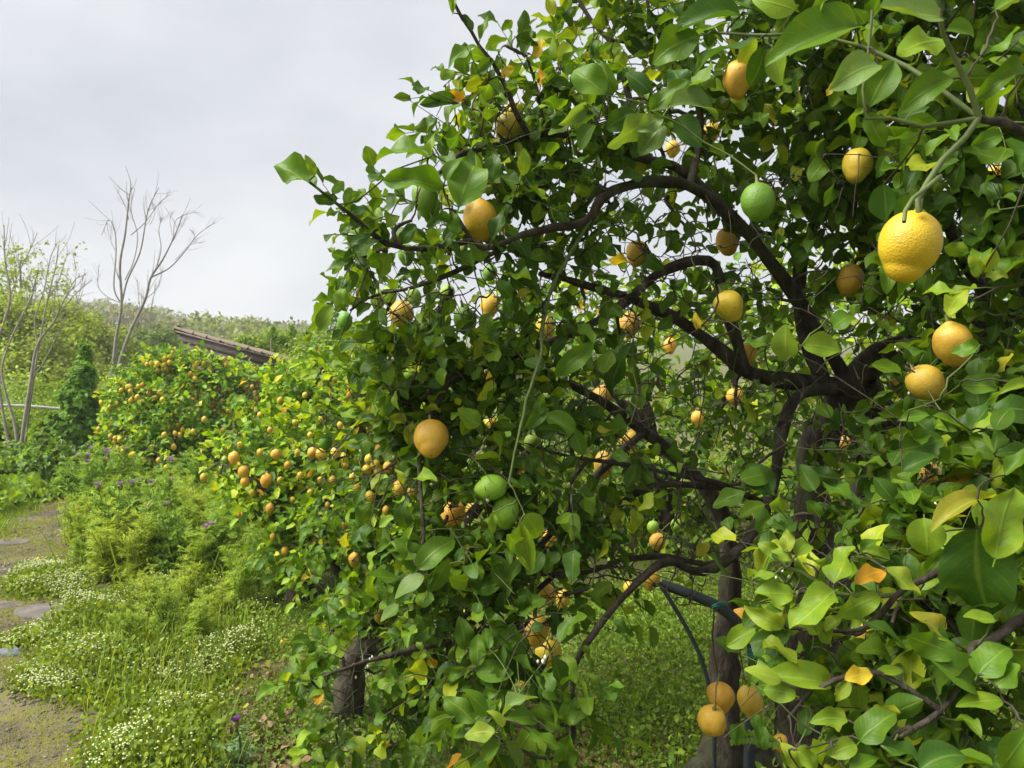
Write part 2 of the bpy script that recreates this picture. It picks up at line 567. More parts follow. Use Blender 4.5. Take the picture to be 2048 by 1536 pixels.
ME_LEMON = [lemon_mesh(11, elong=1.02, nip=.16, neck=.05, lump=.08), lemon_mesh(12, elong=1.10, nip=0.20, neck=.06, lump=.07), lemon_mesh(13, elong=0.98, nip=0.13, neck=.03, lump=.06), lemon_mesh(14, elong=1.06, nip=0.18, neck=0.10, lump=.05), lemon_mesh(18, elong=1.0, nip=.10, neck=.04, lump=.07, tiltnip=.06)]
ME_LEMON_BIG = lemon_mesh(15, 48, 36, elong=1.06, nip=0.15, lump=0.02, tiltnip=-0.10, neck=0.03)
ME_LEMON_KNOB = lemon_mesh(16, 40, 30, elong=1.0, nip=0.14, lump=0.03)
ME_LEMON_PEAR = lemon_mesh(17, 30, 24, elong=1.1, nip=0.05, neck=0.22, lump=0.03)
ME_LIME = [lemon_mesh(21, 26, 20, elong=1.04, nip=0.10, neck=0.03, lump=0.02), lemon_mesh(22, 26, 20, elong=1.16, nip=0.14, neck=0.05, lump=0.02)]
ME_SMALL = [lemon_mesh(31 + k, 12, 9, elong=1.1) for k in range(3)]
_cal = MB().tube([(0, 0, 0.47), (0, 0, 0.55), (0.01, 0, 0.63), (0.02, 0, 0.80)], [0.10, 0.075, 0.045, 0.035], 8)
ME_STEM = _cal.mesh('stem', M_CALYX)

LEM_YEL = (0.62, 0.425, 0.035)
LEM_ORG = (0.64, 0.358, 0.038)
LEM_BIG = (0.66, 0.44, 0.016)
LEM_GRN = (0.13, 0.27, 0.016)
LEM_LGR = (0.25, 0.40, 0.025)
LEMONS = []      # (centre, size, top point)  used by the trees
LEMON_DISC = []


def lemon(px, py, w, d=None, real=0.076, kind='y', label=None, group=None, me=None, axis=None, stem=True, h=1.0, world=None):
    if d is None:
        d = real * FPX / w
    s = w * d / FPX
    p = at(px, py, d) if world is None else np.asarray(world, float)
    if me is None:
        me = random.choice(ME_LIME if kind in 'gl' else ME_LEMON)
        if w < 20:
            me = random.choice(ME_SMALL)
    o = link('lemon', me)
    base = {'y': LEM_YEL, 'o': LEM_ORG, 'b': LEM_BIG, 'g': LEM_GRN, 'l': LEM_LGR}[kind]
    j = random.uniform(0.86, 1.08)
    o.color = (base[0] * j * random.uniform(0.9, 1.0), base[1] * j * random.uniform(0.92, 1.10), base[2], 1)
    ax = Vector(axis) if axis is not None else Vector((random.uniform(-0.35, 0.35), random.uniform(-0.35, 0.35), 1))
    q = ax.normalized().to_track_quat('Z', 'Y')
    o.rotation_mode = 'QUATERNION'
    from mathutils import Quaternion
    o.rotation_quaternion = q @ Quaternion((0, 0, 1), random.uniform(0, 6.28) if axis is None else 0)
    o.location = p
    o.scale = (s, s, s * h)
    tag(o, label, 'lemon', group)
    if stem and w >= 16:
        link('stem', ME_STEM, o)
    top = p + np.array(ax.normalized()) * s * (0.78 if stem and w >= 16 else 0.5)
    LEMONS.append((p, s, top))
    LEMON_DISC.append((px, py, w * 0.5, d))
    return o


# ------------------------------------------------------------------ the setting: ground, path, hill
def in_poly(pts, poly):
    x, y = pts[:, 0], pts[:, 1]
    inside = np.zeros(len(pts), bool)
    n = len(poly)
    j = n - 1
    for i in range(n):
        xi, yi = poly[i]; xj, yj = poly[j]
        c = ((yi > y) != (yj > y)) & (x < (xj - xi) * (y - yi) / (yj - yi + 1e-12) + xi)
        inside ^= c
        j = i
    return inside


def ground_poly(pix):
    return [tuple(gp(*p)[:2]) for p in pix]


def sample_poly(poly, n):
    a = np.array(poly)
    lo, hi = a.min(0), a.max(0)
    out = []
    got = 0
    while got < n:
        q = rng.uniform(lo, hi, (n * 2 + 10, 2))
        q = q[in_poly(q, poly)]
        out.append(q); got += len(q)
    q = np.vstack(out)[:n]
    return np.column_stack([q, gh(q[:, 0], q[:, 1])])


M_SOIL = noise_material('soil_and_moss', [(0.055, 0.042, 0.028), (0.10, 0.080, 0.045), (0.12, 0.115, 0.035), (0.09, 0.13, 0.025)], scale=5, detail=9, bump=0.8, bdist=0.02,
                        rough=0.95, second=(1.3, (0.085, 0.135, 0.025), 0.45, 0.65))
M_PATH = noise_material('trodden_earth', [(0.060, 0.048, 0.036), (0.110, 0.088, 0.060), (0.125, 0.115, 0.036), (0.10, 0.13, 0.022)], scale=4.2, detail=10, bump=0.9, bdist=0.02,
                        rough=0.95, pos=(0.36, 0.66), second=(17, (0.135, 0.12, 0.105), 0.60, 0.72))
M_STONE = noise_material('flat_stone', [(0.075, 0.065, 0.055), (0.13, 0.115, 0.10), (0.19, 0.17, 0.15)], scale=9, detail=8, bump=0.8, bdist=0.02, rough=0.9)
M_STONE_B = noise_material('bluish_stone', [(0.11, 0.125, 0.13), (0.20, 0.22, 0.225)], scale=14, detail=8, bump=0.7, bdist=0.02, rough=0.9)
M_HILL = noise_material('wooded_hill', [(0.09, 0.12, 0.045), (0.14, 0.18, 0.055), (0.20, 0.23, 0.08)], scale=0.12, detail=9, bump=1.0, bdist=3.0, rough=0.95)


def grid_sheet(name, xs, ys, zf, mat, keep=None):
    X, Y = np.meshgrid(xs, ys)
    V = np.column_stack([X.ravel(), Y.ravel(), zf(X, Y).ravel()])
    n = len(xs)
    i, j = np.meshgrid(np.arange(len(ys) - 1), np.arange(n - 1), indexing='ij')
    F = np.stack([i * n + j, i * n + j + 1, (i + 1) * n + j + 1, (i + 1) * n + j], -1).reshape(-1, 4)
    if keep is not None:
        F = F[keep(V[F].mean(1))]
        used = np.unique(F)
        mp_ = -np.ones(len(V), int); mp_[used] = np.arange(len(used))
        V = V[used]; F = mp_[F]
    return link(name, mesh_np(name, V, F, mat))


gx = np.concatenate([-np.geomspace(3000, 12.5, 26), np.arange(-12, 12.01, 0.12), np.geomspace(12.5, 3000, 26)])
gy = np.concatenate([-np.geomspace(300, 3.2, 10), np.arange(-3, 16.01, 0.12), np.geomspace(16.5, 4500, 34)])


def gz(x, y):
    return gh(x, y) * np.clip(1.6 - np.hypot(x, y) / 30, 0, 1)


tag(grid_sheet('ground', gx, gy, gz, M_SOIL), kind='structure')

path_poly = ground_poly([(-420, 1536), (-900, 1900), (260, 1900), (235, 1536), (190, 1440), (120, 1350), (110, 1280), (170, 1215), (165, 1130), (185, 1060), (250, 1000), (195, 985),
                         (110, 992), (60, 1010), (20, 1060), (-40, 1120), (-150, 1250)])


def ragged(c):
    j = 0.16 * np.sin(c[:, 1] * 5.3) * np.cos(c[:, 0] * 4.1) + 0.09 * np.sin(c[:, 1] * 13 + c[:, 0] * 11) + rng.normal(size=len(c)) * 0.06
    return in_poly(np.column_stack([c[:, 0] + j, c[:, 1] + 0.5 * j]), path_poly)


pp_ = np.array(path_poly)
tag(grid_sheet('path', np.arange(pp_[:, 0].min(), pp_[:, 0].max(), 0.03), np.arange(pp_[:, 1].min(), min(pp_[:, 1].max(), 9.5), 0.03),
               lambda x, y: gz(x, y) + 0.004, M_PATH, ragged), kind='structure')


def hill_z(az, r):
    # az in photo pixels: the ridge stands high beyond the bare trees and falls off towards the shed
    ridge = np.interp(az, [-900, -200, 60, 200, 300, 360, 440, 520, 700, 1200, 3000], [600, 612, 618, 630, 642, 654, 670, 677, 679, 679, 679])
    zr = (675 - ridge) / FPX * 150 + 1.6
    return zr * np.clip((r - 30) / 110, 0, 1) ** 1.2 * np.where(r > 150, np.clip(1 - (r - 150) / 260, 0, 1), 1) - 0.6


azs = np.arange(-900, 900, 12.0)
rs = np.concatenate([np.arange(30, 160, 4.0), np.arange(165, 420, 20.0)])
AZ, RR = np.meshgrid(azs, rs)
hx = (AZ - 1024) / FPX * RR
HZ = hill_z(AZ, RR) + 0.5 * np.sin(hx * 0.35) * np.cos(RR * 0.23) * np.clip((RR - 40) / 60, 0, 1)
Vh = np.column_stack([hx.ravel(), RR.ravel(), HZ.ravel()])
n_ = len(azs)
i_, j_ = np.meshgrid(np.arange(len(rs) - 1), np.arange(n_ - 1), indexing='ij')
Fh = np.stack([i_ * n_ + j_, i_ * n_ + j_ + 1, (i_ + 1) * n_ + j_ + 1, (i_ + 1) * n_ + j_], -1).reshape(-1, 4)
tag(link('hill', mesh_np('hill', Vh, Fh, M_HILL)), kind='structure')

# far wood on the hill: one mass of rounded crowns made of leaf clumps
nw_ = 520
waz = rng.uniform(-300, 640, nw_); wr = rng.uniform(45, 158, nw_)
wz = hill_z(waz, wr)
okw = wz > -0.5
waz, wr, wz = waz[okw], wr[okw], wz[okw]
cP, cS, cC = [], [], []
for a, r_, z_ in zip(waz, wr, wz):
    R_ = random.uniform(1.0, 2.4)
    k = int(150 + 150 * (60 / r_))
    v = norm(rng.normal(size=(k, 3))) * R_ * rng.uniform(0.6, 1.05, (k, 1))
    cP.append(np.array([(a - 1024) / FPX * r_, r_, z_ + R_ * 0.7]) + v * [1, 1, 0.85])
    cS.append(np.full(k, 0.42) * rng.uniform(0.6, 1.3, k))
    base = random.choice([(0.17, 0.21, 0.09), (0.20, 0.24, 0.09), (0.22, 0.21, 0.15), (0.14, 0.18, 0.08), (0.24, 0.29, 0.08)])  # crown tones paled, so part of the distance haze is in the colour
    cC.append(np.array(base) * rng.uniform(0.8, 1.2, (k, 1)))
cP = np.vstack(cP)
o = foliage_object('far_wood', T_TINY, cP, rng.normal(size=cP.shape), rng.normal(size=cP.shape) + [0, -0.5, 0.8], np.concatenate(cS), np.vstack(cC), M_FAR)
tag(o, 'hazy green and grey wood covering the far hillside', 'wood')

# ------------------------------------------------------------------ lemons of the picture (photo pixel, width in photo pixels)
big = lemon(1820, 487, 118, real=0.086, kind='b', me=ME_LEMON_BIG, axis=(0.20, -0.05, 1), h=1.0, label='big bright yellow lemon hanging alone on a long green stalk')
lemon(862, 875, 70, real=0.088, kind='o', me=ME_LEMON_KNOB, axis=(-0.1, 0.75, 0.8), label='round orange-yellow lemon with a knob ringed by a dimple')
lemon(907, 1027, 48, real=0.075, kind='o', me=ME_LEMON_PEAR, axis=(0.05, 0, 1), label='pear-shaped orange lemon narrowing to its stalk beside two green ones')
lemon(960, 436, 68, real=0.084, kind='o', axis=(-0.15, -0.2, 1), label='rough round orange lemon under tall upright leaves, against the sky')
lemon(803, 626, 49, real=0.076, kind='o', axis=(0.3, 0.1, 1), label='ripe lemon at the crown edge beside a cluster of green fruit')
lemon(1016, 256, 52, real=0.074, kind='y', axis=(0.2, 0, 1), label='yellow lemon high up under a thin upright twig')
lemon(1027, 226, 40, d=2.35, kind='y', label='lemon half covered by the yellow one high up under the twig', stem=False)
lemon(1091, 655, 37, real=0.074, kind='y', h=1.2, label='narrow yellow lemon behind a drooping green shoot')
lemon(1260, 648, 42, real=0.074, kind='o', label='brownish shaded lemon resting behind a long pointed leaf')
lemon(1456, 610, 58, real=0.078, kind='y', axis=(-0.5, -0.1, 0.9), label='yellow lemon crossed by a dark twig over a thick limb')
lemon(1700, 558, 52, real=0.080, kind='o', h=1.15, label='shaded orange lemon cut by a thin dark twig below the biggest one')
lemon(1475, 155, 58, real=0.080, kind='o', h=1.15, label='orange lemon high in the crown half behind a folded leaf')
lemon(1715, 328, 58, real=0.080, kind='y', label='yellow lemon partly hidden in the upper crown by the upright limb')
lemon(1905, 684, 72, real=0.085, kind='o', label='fat lemon wedged above the heaviest limb of the tree')
lemon(1852, 766, 70, real=0.085, kind='o', axis=(-0.8, 0, 0.6), label='larger of two lemons pressed under the heaviest limb')
lemon(1806, 770, 44, real=0.072, kind='o', label='smaller of two lemons pressed under the heaviest limb')
lemon(1208, 927, 41, real=0.076, kind='o', h=1.12, label='orange lemon crossed by a long thin bare twig')
lemon(1073, 1258, 52, real=0.078, kind='o', label='orange lemon with a leaf lying across it, above a paler twin')
lemon(1096, 1302, 54, d=2.42, kind='y', axis=(0.2, -0.1, 1), label='paler lemon tucked right under the leaf-crossed one')
lemon(1440, 1392, 54, real=0.074, kind='o', stem=False, label='rear one of two touching orange lemons hanging by the dark trunk')
lemon(1424, 1440, 58, real=0.076, kind='o', axis=(0.05, -0.35, 1), label='smooth orange lemon with a brown scar hanging low from a bare twig')
lemon(1500, 1401, 50, real=0.076, kind='o', h=1.15, axis=(-0.3, 0, 1), label='tilted orange lemon half behind a yellow-green leaf near the trunk foot')
lemon(1598, 1403, 30, real=0.072, kind='o', label='small lemon hanging in front of the dark weeds beyond the trunk')
lemon(1566, 1425, 27, real=0.070, kind='o', label='lemon squeezed between a dark stem and yellow-green leaves')
lemon(1561, 1485, 30, d=2.3, kind='o', h=1.1, label='lowest lemon, hanging beside a small fern-like frond')
lemon(1315, 1082, 32, real=0.074, kind='o', label='yellow-orange lemon touching a small green one in the shade')
lemon(1300, 1157, 38, real=0.076, kind='o', label='shaded lemon crossed by twigs where the black pipe begins')
lemon(1258, 1176, 24, real=0.068, kind='o', label='little lemon next to the shaded one at the pipe end')
lemon(1045, 1378, 32, real=0.074, kind='o', label='dull orange lemon hanging low over the grass by itself')
lemon(1095, 1186, 36, real=0.076, kind='o', h=1.2, label='upper lemon of a shaded pair behind curved bare twigs')
lemon(1126, 1198, 28, real=0.072, kind='o', h=1.2, label='lower lemon of a shaded pair behind curved bare twigs')
lemon(1516, 402, 68, real=0.070, kind='g', me=ME_LIME[0], axis=(0, 0.2, 1), label='round glossy green lemon alone in the dark upper crown')
lemon(850, 396, 52, real=0.070, kind='g', me=ME_LIME[1], axis=(-0.2, 0, 1), h=1.1, label='dark green lemon outlined against the sky by large leaves')
lemon(813, 508, 34, real=0.050, kind='g', label='small green lemon in the dark leaves under the outer limb')
lemon(930, 640, 46, real=0.066, kind='g', h=1.12, label='pale-backed green lemon among leaves inside the crown edge')
lemon(983, 975, 52, real=0.064, kind='l', me=ME_LIME[1], axis=(0.9, 0, 0.25), label='bright green lemon lying sideways, upper of a pair on one shoot')
lemon(1012, 1022, 53, real=0.066, kind='l', me=ME_LIME[1], axis=(0.1, 0, 1), label='bright green pitted lemon, lower of a pair on one shoot')
lemon(923, 893, 43, real=0.058, kind='g', label='green lemon right beside the round knobbed orange one')
lemon(690, 642, 30, real=0.050, kind='g', label='little green lemon at the very tip of the crown over the far bushes')
for k, (x, y, w) in enumerate([(756, 597, 32), (778, 590, 32), (828, 593, 30)]):
    lemon(x, y, w, real=0.05, kind='l', label='small green lemon in the cluster above a ripe one', group='cluster of small green lemons')
for x, y, w, kd in [(895, 585, 30, 'l'), (980, 545, 30, 'g'), (952, 885, 26, 'l'), (945, 925, 23, 'g'), (1066, 886, 36, 'l'), (791, 1460, 27, 'g'), (820, 750, 26, 'l'), (1306, 1054, 24, 'l'), (652, 883, 26, 'g'),
                    (1352, 1050, 22, 'l')]:
    lemon(x, y, w, real=0.056, kind=kd, label='small unripe green lemon half hidden among the leaves', group='unripe lemons scattered among leaves')
for x, y, w in [(1470, 792, 33), (1395, 836, 26), (1205, 790, 40), (1258, 880, 36), (1045, 1120, 26), (1100, 1075, 28), (981, 846, 24), (946, 1022, 32), (980, 610, 38), (1275, 505, 48), (1455, 480, 46),
                (1860, 945, 40), (1725, 1265, 30), (1660, 1300, 25), (1685, 885, 30), (1610, 1265, 23), (1480, 1085, 20), (1425, 262, 36), (1345, 297, 30), (1990, 345, 28), (1490, 705, 46), (1150, 1010, 22), (1340, 690, 26)]:
    lemon(x, y, w, kind='o', label='ripe lemon half hidden in the shaded inner leaves of the big tree', group='ripe lemons inside the big tree')
for x, y, w in [(709, 1118, 25), (571, 1101, 17), (540, 1017, 19), (533, 960, 24), (487, 943, 22), (490, 963, 18), (468, 915, 22), (552, 908, 20), (625, 905, 20), (641, 909, 22), (672, 905, 20), (689, 914, 20), (690, 929, 14),
                (738, 918, 18), (750, 930, 20), (735, 939, 20), (756, 943, 17), (776, 934, 22), (798, 977, 29), (825, 985, 22), (740, 992, 20), (772, 1020, 15), (408, 955, 16), (546, 1073, 13), (700, 790, 15), (640, 840, 13),
                (600, 950, 12), (760, 1233, 25), (520, 905, 13), (575, 930, 14), (505, 985, 13), (665, 960, 15), (715, 975, 14), (480, 890, 12), (640, 960, 12), (595, 905, 12), (690, 1050, 15), (630, 1080, 13), (560, 960, 12), (540, 860, 11), (680, 850, 12), (620, 870, 11), (730, 860, 14), (590, 845, 11), (670, 760, 11), (520, 830, 11), (620, 985, 12), (655, 1010, 11), (585, 1000, 12), (705, 955, 14), (560, 800, 12), (610, 790, 11)]:
    lemon(x, y, w, d=3.0 if x > 690 and y > 900 else 4.5 + max(0, 900 - y) / 160, kind='o' if random.random() < .4 else 'y', label='ripe lemon on the middle lemon tree beside the weeds', group='ripe lemons on the middle tree')
for x, y, w, l in [(640, 1180, 19, 'lemon'), (652, 1164, 20, 'lemon'), (628, 1181, 17, 'lemon'), (656, 1156, 15, 'lemon')]:
    lemon(x, y, w, kind='o', label='orange lemon in the tight bunch of four hanging low', group='bunch of four low lemons')
for x, y, w in [(450, 922, 18), (445, 938, 16)]:
    lemon(x, y, w, real=0.06, kind='l', label='green lemon on the tip of the middle tree beside yellow ones', group='green lemons at the middle tree tip')

# ------------------------------------------------------------------ trees
GUARD = []          # (px,py,r,depth,prob) places where loose leaves would hide a fruit, limb or big leaf


class Tree:
    def __init__(self, name, label, base, cat='lemon tree', group=None):
        self.base = np.asarray(base, float)
        self.root = thing(name, label, cat, self.base, group)
        self.P = np.zeros((60000, 3)); self.D = np.zeros((60000, 3)); self.n = 0
        self.tw = MB(); self.gtw = MB()
        self.L = [[], [], [], [], []]      # leaves: P Y Z S col
        self.nobj = 0

    def nodes(self, P):
        T = norm(np.gradient(P, axis=0))
        k = len(P)
        self.P[self.n:self.n + k] = P; self.D[self.n:self.n + k] = T; self.n += k

    def limb(self, pts, r0, r1, name='limb', mat=None, seg=9, rough=0.05, wob=0.012, guard=0.0, pixel=True, flare=0):
        A = np.array([at(*p) for p in pts]) if pixel else np.array(pts, float)
        L = np.sum(np.linalg.norm(np.diff(A, axis=0), axis=1))
        n = int(max(6, min(60, L / 0.035)))
        P = catmull(A, n)
        q = np.cumsum(rng.normal(size=P.shape), 0); q -= np.linspace(0, 1, n)[:, None] * q[-1]
        P = P + q * wob / math.sqrt(n) * np.sin(np.linspace(0, PI, n))[:, None]
        t = np.linspace(0, 1, n)
        R = r0 * (1 - t) + r1 * t
        R = R * (1 + 0.16 * np.sin(t * L * 23 + random.uniform(0, 6)) * rng.uniform(0.3, 1, n))
        if flare:
            R = R * (1 + flare * np.exp(-t * 9))
        V, F = tube(P, R, seg, rough)
        o = link(name, mesh_np(name, V - self.base, F, mat or M_BARK), self.root)
        self.nodes(P)
        if guard:
            px, py, d = project(P)
            for a, b, c, r in zip(px, py, d, R):
                GUARD.append((a, b, r * FPX / c * 1.1 + 3, c, guard * 0.42))
        return P

    def grow(self, tgt, r0, r1, n=6, green=False, sag=0.0, seg=5):
        d = np.linalg.norm(self.P[:self.n] - tgt, axis=1)
        i = int(np.argmin(d))
        p0 = self.P[i]; L = d[i]
        if L < 0.01:
            return p0[None], p0 - tgt
        q = p0 + self.D[i] * (0.30 * L) * random.choice((1, 1, -0.3)) + rng.normal(size=3) * L * 0.16 + np.array([0, 0, 0.12 * L - sag])
        t = np.linspace(0, 1, n)[:, None]
        P = (1 - t) ** 2 * p0 + 2 * t * (1 - t) * q + t * t * tgt
        P[1:-1] += rng.normal(size=(n - 2, 3)) * L * 0.02
        rr = np.linspace(r0, r1, n)
        (self.gtw if green else self.tw).tube(P, rr, seg, 0.05)
        self.nodes(P)
        return P, tgt - P[-2]

    def leaf(self, P, Y, Z, S, c):
        for k, v in enumerate((P, Y, Z, S, c)):
            self.L[k].append(np.atleast_2d(v) if k != 3 else np.atleast_1d(v))

    def clump(self, c, r, twigs, leaves=6, size=0.07, young=0.12, bright=1.0, squash=(1, 1, 1), tw_r=0.0022, branch=True, centre=None, tlen=0.13, yellow=0.012):
        """twigs with leaves spread through a ball of foliage round c"""
        c = np.asarray(c, float)
        if branch:
            self.grow(c + rng.normal(size=3) * r * 0.25, 0.008 * (r / 0.3) ** 0.5 + 0.002, 0.004, 8, seg=6)
        v = norm(rng.normal(size=(twigs, 3))) * (rng.random((twigs, 1)) ** 0.45) * r * np.asarray(squash)
        T = c + v
        T = T[np.argsort(np.linalg.norm(v, axis=1))]
        for tg in T:
            if tg[2] < 0.08:
                continue
            gr = random.random() < 0.35
            P, dr = self.grow(tg, tw_r * 1.5, tw_r * 0.6, 5, green=gr)
            out = norm(norm(dr) + 0.5 * norm(tg - c) + rng.normal(size=3) * 0.35)
            tl = tlen * random.uniform(0.6, 1.3)
            k = max(2, int(leaves * random.uniform(0.6, 1.4)))
            bend = np.array([0, 0, -0.35]) * random.random()
            tt = np.linspace(0.0, 1, k)[:, None]
            Q = tg + out * tl * tt + bend * tl * tt ** 2
            S_ = catmull(np.vstack([tg, Q[k // 2] if k > 2 else (tg + Q[-1]) / 2, Q[-1]]), 4)
            (self.gtw if gr else self.tw).tube(S_, np.linspace(tw_r * 0.7, tw_r * 0.35, 4), 4)
            ph = random.uniform(0, 6.28) + np.arange(k) * 2.4
            a = norm(np.cross(out, [0.2, 0.1, 1])); b = np.cross(out, a)
            rad = np.cos(ph)[:, None] * a + np.sin(ph)[:, None] * b
            Y = out * rng.uniform(0.25, 0.8, (k, 1)) + rad * 0.9 + np.array([0, 0, -0.22]) + rng.normal(size=(k, 3)) * 0.25
            Y[-1] = out + rng.normal(size=3) * 0.3
            Z = np.array([0, 0, 0.85]) + rad * 0.1 + norm(T.mean(0) * 0 + (tg - c)) * 0.45 + rng.normal(size=(k, 3)) * 0.42
            S = size * rng.uniform(0.62, 1.3, k)
            isy = random.random() < young
            col = citrus_colors(k, young=0.75 if isy else 0.04, yellow=yellow, bright=bright)
            self.leaf(Q, Y, Z, S, col)

    def finish(self, T, mat, n_obj=0, meshes=None, guard=True, leafname='foliage'):
        b = self.base
        if self.tw.V:
            tag(self.tw.build('twigs', M_TWIG, self.root, b), kind='stuff')
        if self.gtw.V:
            tag(self.gtw.build('green_shoots', M_GREENTWIG, self.root, b), kind='stuff')
        if not self.L[0]:
            return
        P, Y, Z, S, c = [np.concatenate(x) for x in self.L]
        Y = norm(Y)
        mid = P + Y * S[:, None] * 0.55
        px, py, d = project(mid)
        keep = d > 0.55
        if guard and GUARD:
            G = np.array(GUARD)
            rp = S * FPX / np.maximum(d, 0.3) * 0.40
            for g in G:
                hit = (np.abs(px - g[0]) < g[2] + rp) & (np.abs(py - g[1]) < g[2] + rp)
                ix = np.nonzero(hit)[0]
                ix = ix[(np.hypot(px[ix] - g[0], py[ix] - g[1]) < g[2] + rp[ix] * 0.8) & (d[ix] < g[3])]
                if len(ix):
                    keep[ix[rng.random(len(ix)) < g[4]]] = False
        P, Y, Z, S, c, px, py, d = [q[keep] for q in (P, Y, Z, S, c, px, py, d)]
        sel = np.zeros(len(P), bool)
        if n_obj > 0:
            inside = (px > 0) & (px < 2048) & (py > 0) & (py < 1536)
            cell = (px // 16).astype(int) * 1000 + (py // 16).astype(int)
            order = np.argsort(d)
            seen = set(); cand = []
            for i in order:
                if inside[i] and cell[i] not in seen:
                    seen.add(cell[i]); cand.append(i)
            cand = np.array(cand)
            sz = S[cand] / d[cand]
            cand = cand[np.argsort(-sz)][:n_obj]
            sel[cand] = True
            for i in cand:
                leaf_obj(self.root, b, P[i], Y[i], Z[i], S[i], c[i], meshes or ME_LEAF)
        q = ~sel
        foliage_object(leafname, T, P[q], Y[q], Z[q], S[q], c[q], mat, self.root, b)
        return len(P)


for a, b, r, d in LEMON_DISC:
    GUARD.append((a, b, r * 0.95, d, 0.6 if a > 1780 and 640 < b < 800 else 0.98))

# ---- the big lemon tree
A = Tree('lemon_tree', 'large spreading lemon tree with dark forked trunks and arching limbs', gp(1560, 1500) * [1, 1, 0])
zb = A.base
A.limb([(1585, 1560, 2.72), (1592, 1440, 2.72), (1592, 1330, 2.72), (1612, 1200, 2.72), (1628, 1060, 2.70), (1628, 930, 2.68), (1665, 830, 2.66), (1715, 752, 2.62)], 0.070, 0.052, 'trunk', seg=14, rough=0.09, guard=0.2, flare=0.5)
A.limb([(1600, 1480, 2.80), (1650, 1300, 2.86), (1690, 1130, 2.88), (1722, 1020, 2.86), (1752, 920, 2.80), (1765, 840, 2.72), (1725, 755, 2.62)], 0.060, 0.048, 'trunk', seg=14, rough=0.09, guard=0.2)
A.limb([(1440, 1545, 2.70), (1452, 1420, 2.72), (1448, 1280, 2.74), (1462, 1160, 2.76), (1445, 1030, 2.76), (1375, 930, 2.74), (1290, 862, 2.68), (1200, 800, 2.55), (1120, 760, 2.4)], 0.050, 0.010, 'trunk', seg=12, rough=0.09, guard=0.3, flare=0.7)
A.limb([(1360, 1600, 2.62), (1400, 1548, 2.64), (1470, 1528, 2.7), (1580, 1530, 2.74)], 0.045, 0.06, 'root', seg=10, rough=0.1)
A.limb([(1700, 765, 2.62), (1760, 715, 2.58), (1830, 700, 2.52), (1905, 725, 2.46), (1975, 672, 2.40), (2060, 590, 2.30), (2160, 480, 2.15)], 0.052, 0.028, seg=12, rough=0.06, guard=0.5)
A.limb([(1950, 690, 2.42), (1975, 600, 2.42), (1925, 520, 2.42), (1872, 380, 2.40), (1848, 220, 2.36), (1835, 60, 2.3), (1830, -120, 2.2)], 0.024, 0.010, guard=0.4)
A.limb([(2060, 590, 2.30), (2040, 400, 2.25), (2035, 200, 2.2), (2032, 40, 2.15), (2010, -150, 2.1)], 0.028, 0.016, guard=0.3)
A.limb([(1690, 770, 2.62), (1610, 765, 2.60), (1540, 755, 2.56), (1480, 732, 2.52), (1420, 680, 2.48), (1350, 630, 2.42), (1280, 600, 2.36), (1200, 575, 2.28), (1130, 556, 2.18), (1080, 548, 2.1)], 0.032, 0.007, guard=0.6)
A.limb([(1690, 755, 2.62), (1640, 670, 2.58), (1575, 570, 2.5), (1505, 480, 2.42), (1440, 412, 2.34), (1380, 372, 2.28), (1320, 360, 2.2), (1262, 368, 2.14), (1208, 388, 2.08), (1180, 432, 2.04), (1115, 452, 1.98), (1045, 470, 1.92), (980, 494, 1.88),
        (945, 480, 1.86), (905, 420, 1.84)], 0.025, 0.005, guard=0.75)
A.limb([(1490, 735, 2.52), (1450, 610, 2.46), (1422, 526, 2.40), (1330, 545, 2.32), (1262, 600, 2.26), (1200, 642, 2.22), (1100, 688, 2.16), (1000, 725, 2.1), (900, 760, 2.06), (840, 800, 2.02)], 0.020, 0.006, guard=0.65)
A.limb([(1655, 785, 2.62), (1600, 640, 2.62), (1602, 510, 2.60), (1640, 425, 2.56), (1668, 330, 2.52), (1650, 180, 2.46), (1600, 40, 2.4)], 0.026, 0.010, guard=0.4)
A.limb([(1680, 775, 2.60), (1600, 790, 2.52), (1565, 860, 2.44), (1552, 950, 2.36), (1530, 1025, 2.28), (1490, 1092, 2.20), (1410, 1142, 2.12), (1340, 1122, 2.05), (1275, 1165, 1.98), (1205, 1245, 1.92), (1150, 1335, 1.86), (1148, 1440, 1.82)], 0.023, 0.005, guard=0.75)
A.limb([(1535, 1010, 2.3), (1450, 975, 2.24), (1380, 965, 2.2), (1260, 936, 2.14), (1150, 915, 2.08), (1060, 890, 2.0)], 0.011, 0.003, guard=0.7)
A.limb([(1490, 1092, 2.2), (1420, 1128, 2.22), (1330, 1115, 2.16), (1240, 1120, 2.1), (1180, 1142, 2.04), (1080, 1150, 1.98)], 0.011, 0.004, guard=0.5)
A.limb([(1450, 975, 2.24), (1330, 970, 2.26), (1255, 1000, 2.24), (1180, 1080, 2.18), (1090, 1170, 2.1), (1010, 1260, 2.05), (960, 1330, 2.0)], 0.012, 0.005, guard=0.3)
A.limb([(1180, 440, 2.04), (1115, 560, 2.0), (1090, 640, 1.92), (1085, 700, 1.88), (1062, 780, 1.84), (1038, 870, 1.80), (1018, 965, 1.78)], 0.0055, 0.003, name='hanging_shoot', mat=M_GREENTWIG, guard=0.8)
A.limb([(1440, 412, 2.34), (1360, 340, 2.3), (1280, 316, 2.24), (1180, 272, 2.16), (1100, 268, 2.12), (1040, 276, 2.08), (985, 292, 2.04), (920, 310, 1.96), (880, 345, 1.9)], 0.016, 0.005, guard=0.5)
A.limb([(1060, 275, 2.09), (1035, 230, 2.06), (1012, 165, 2.04), (965, 85, 2.02), (915, 18, 2.0), (895, -60, 1.98)], 0.008, 0.003, guard=0.7)
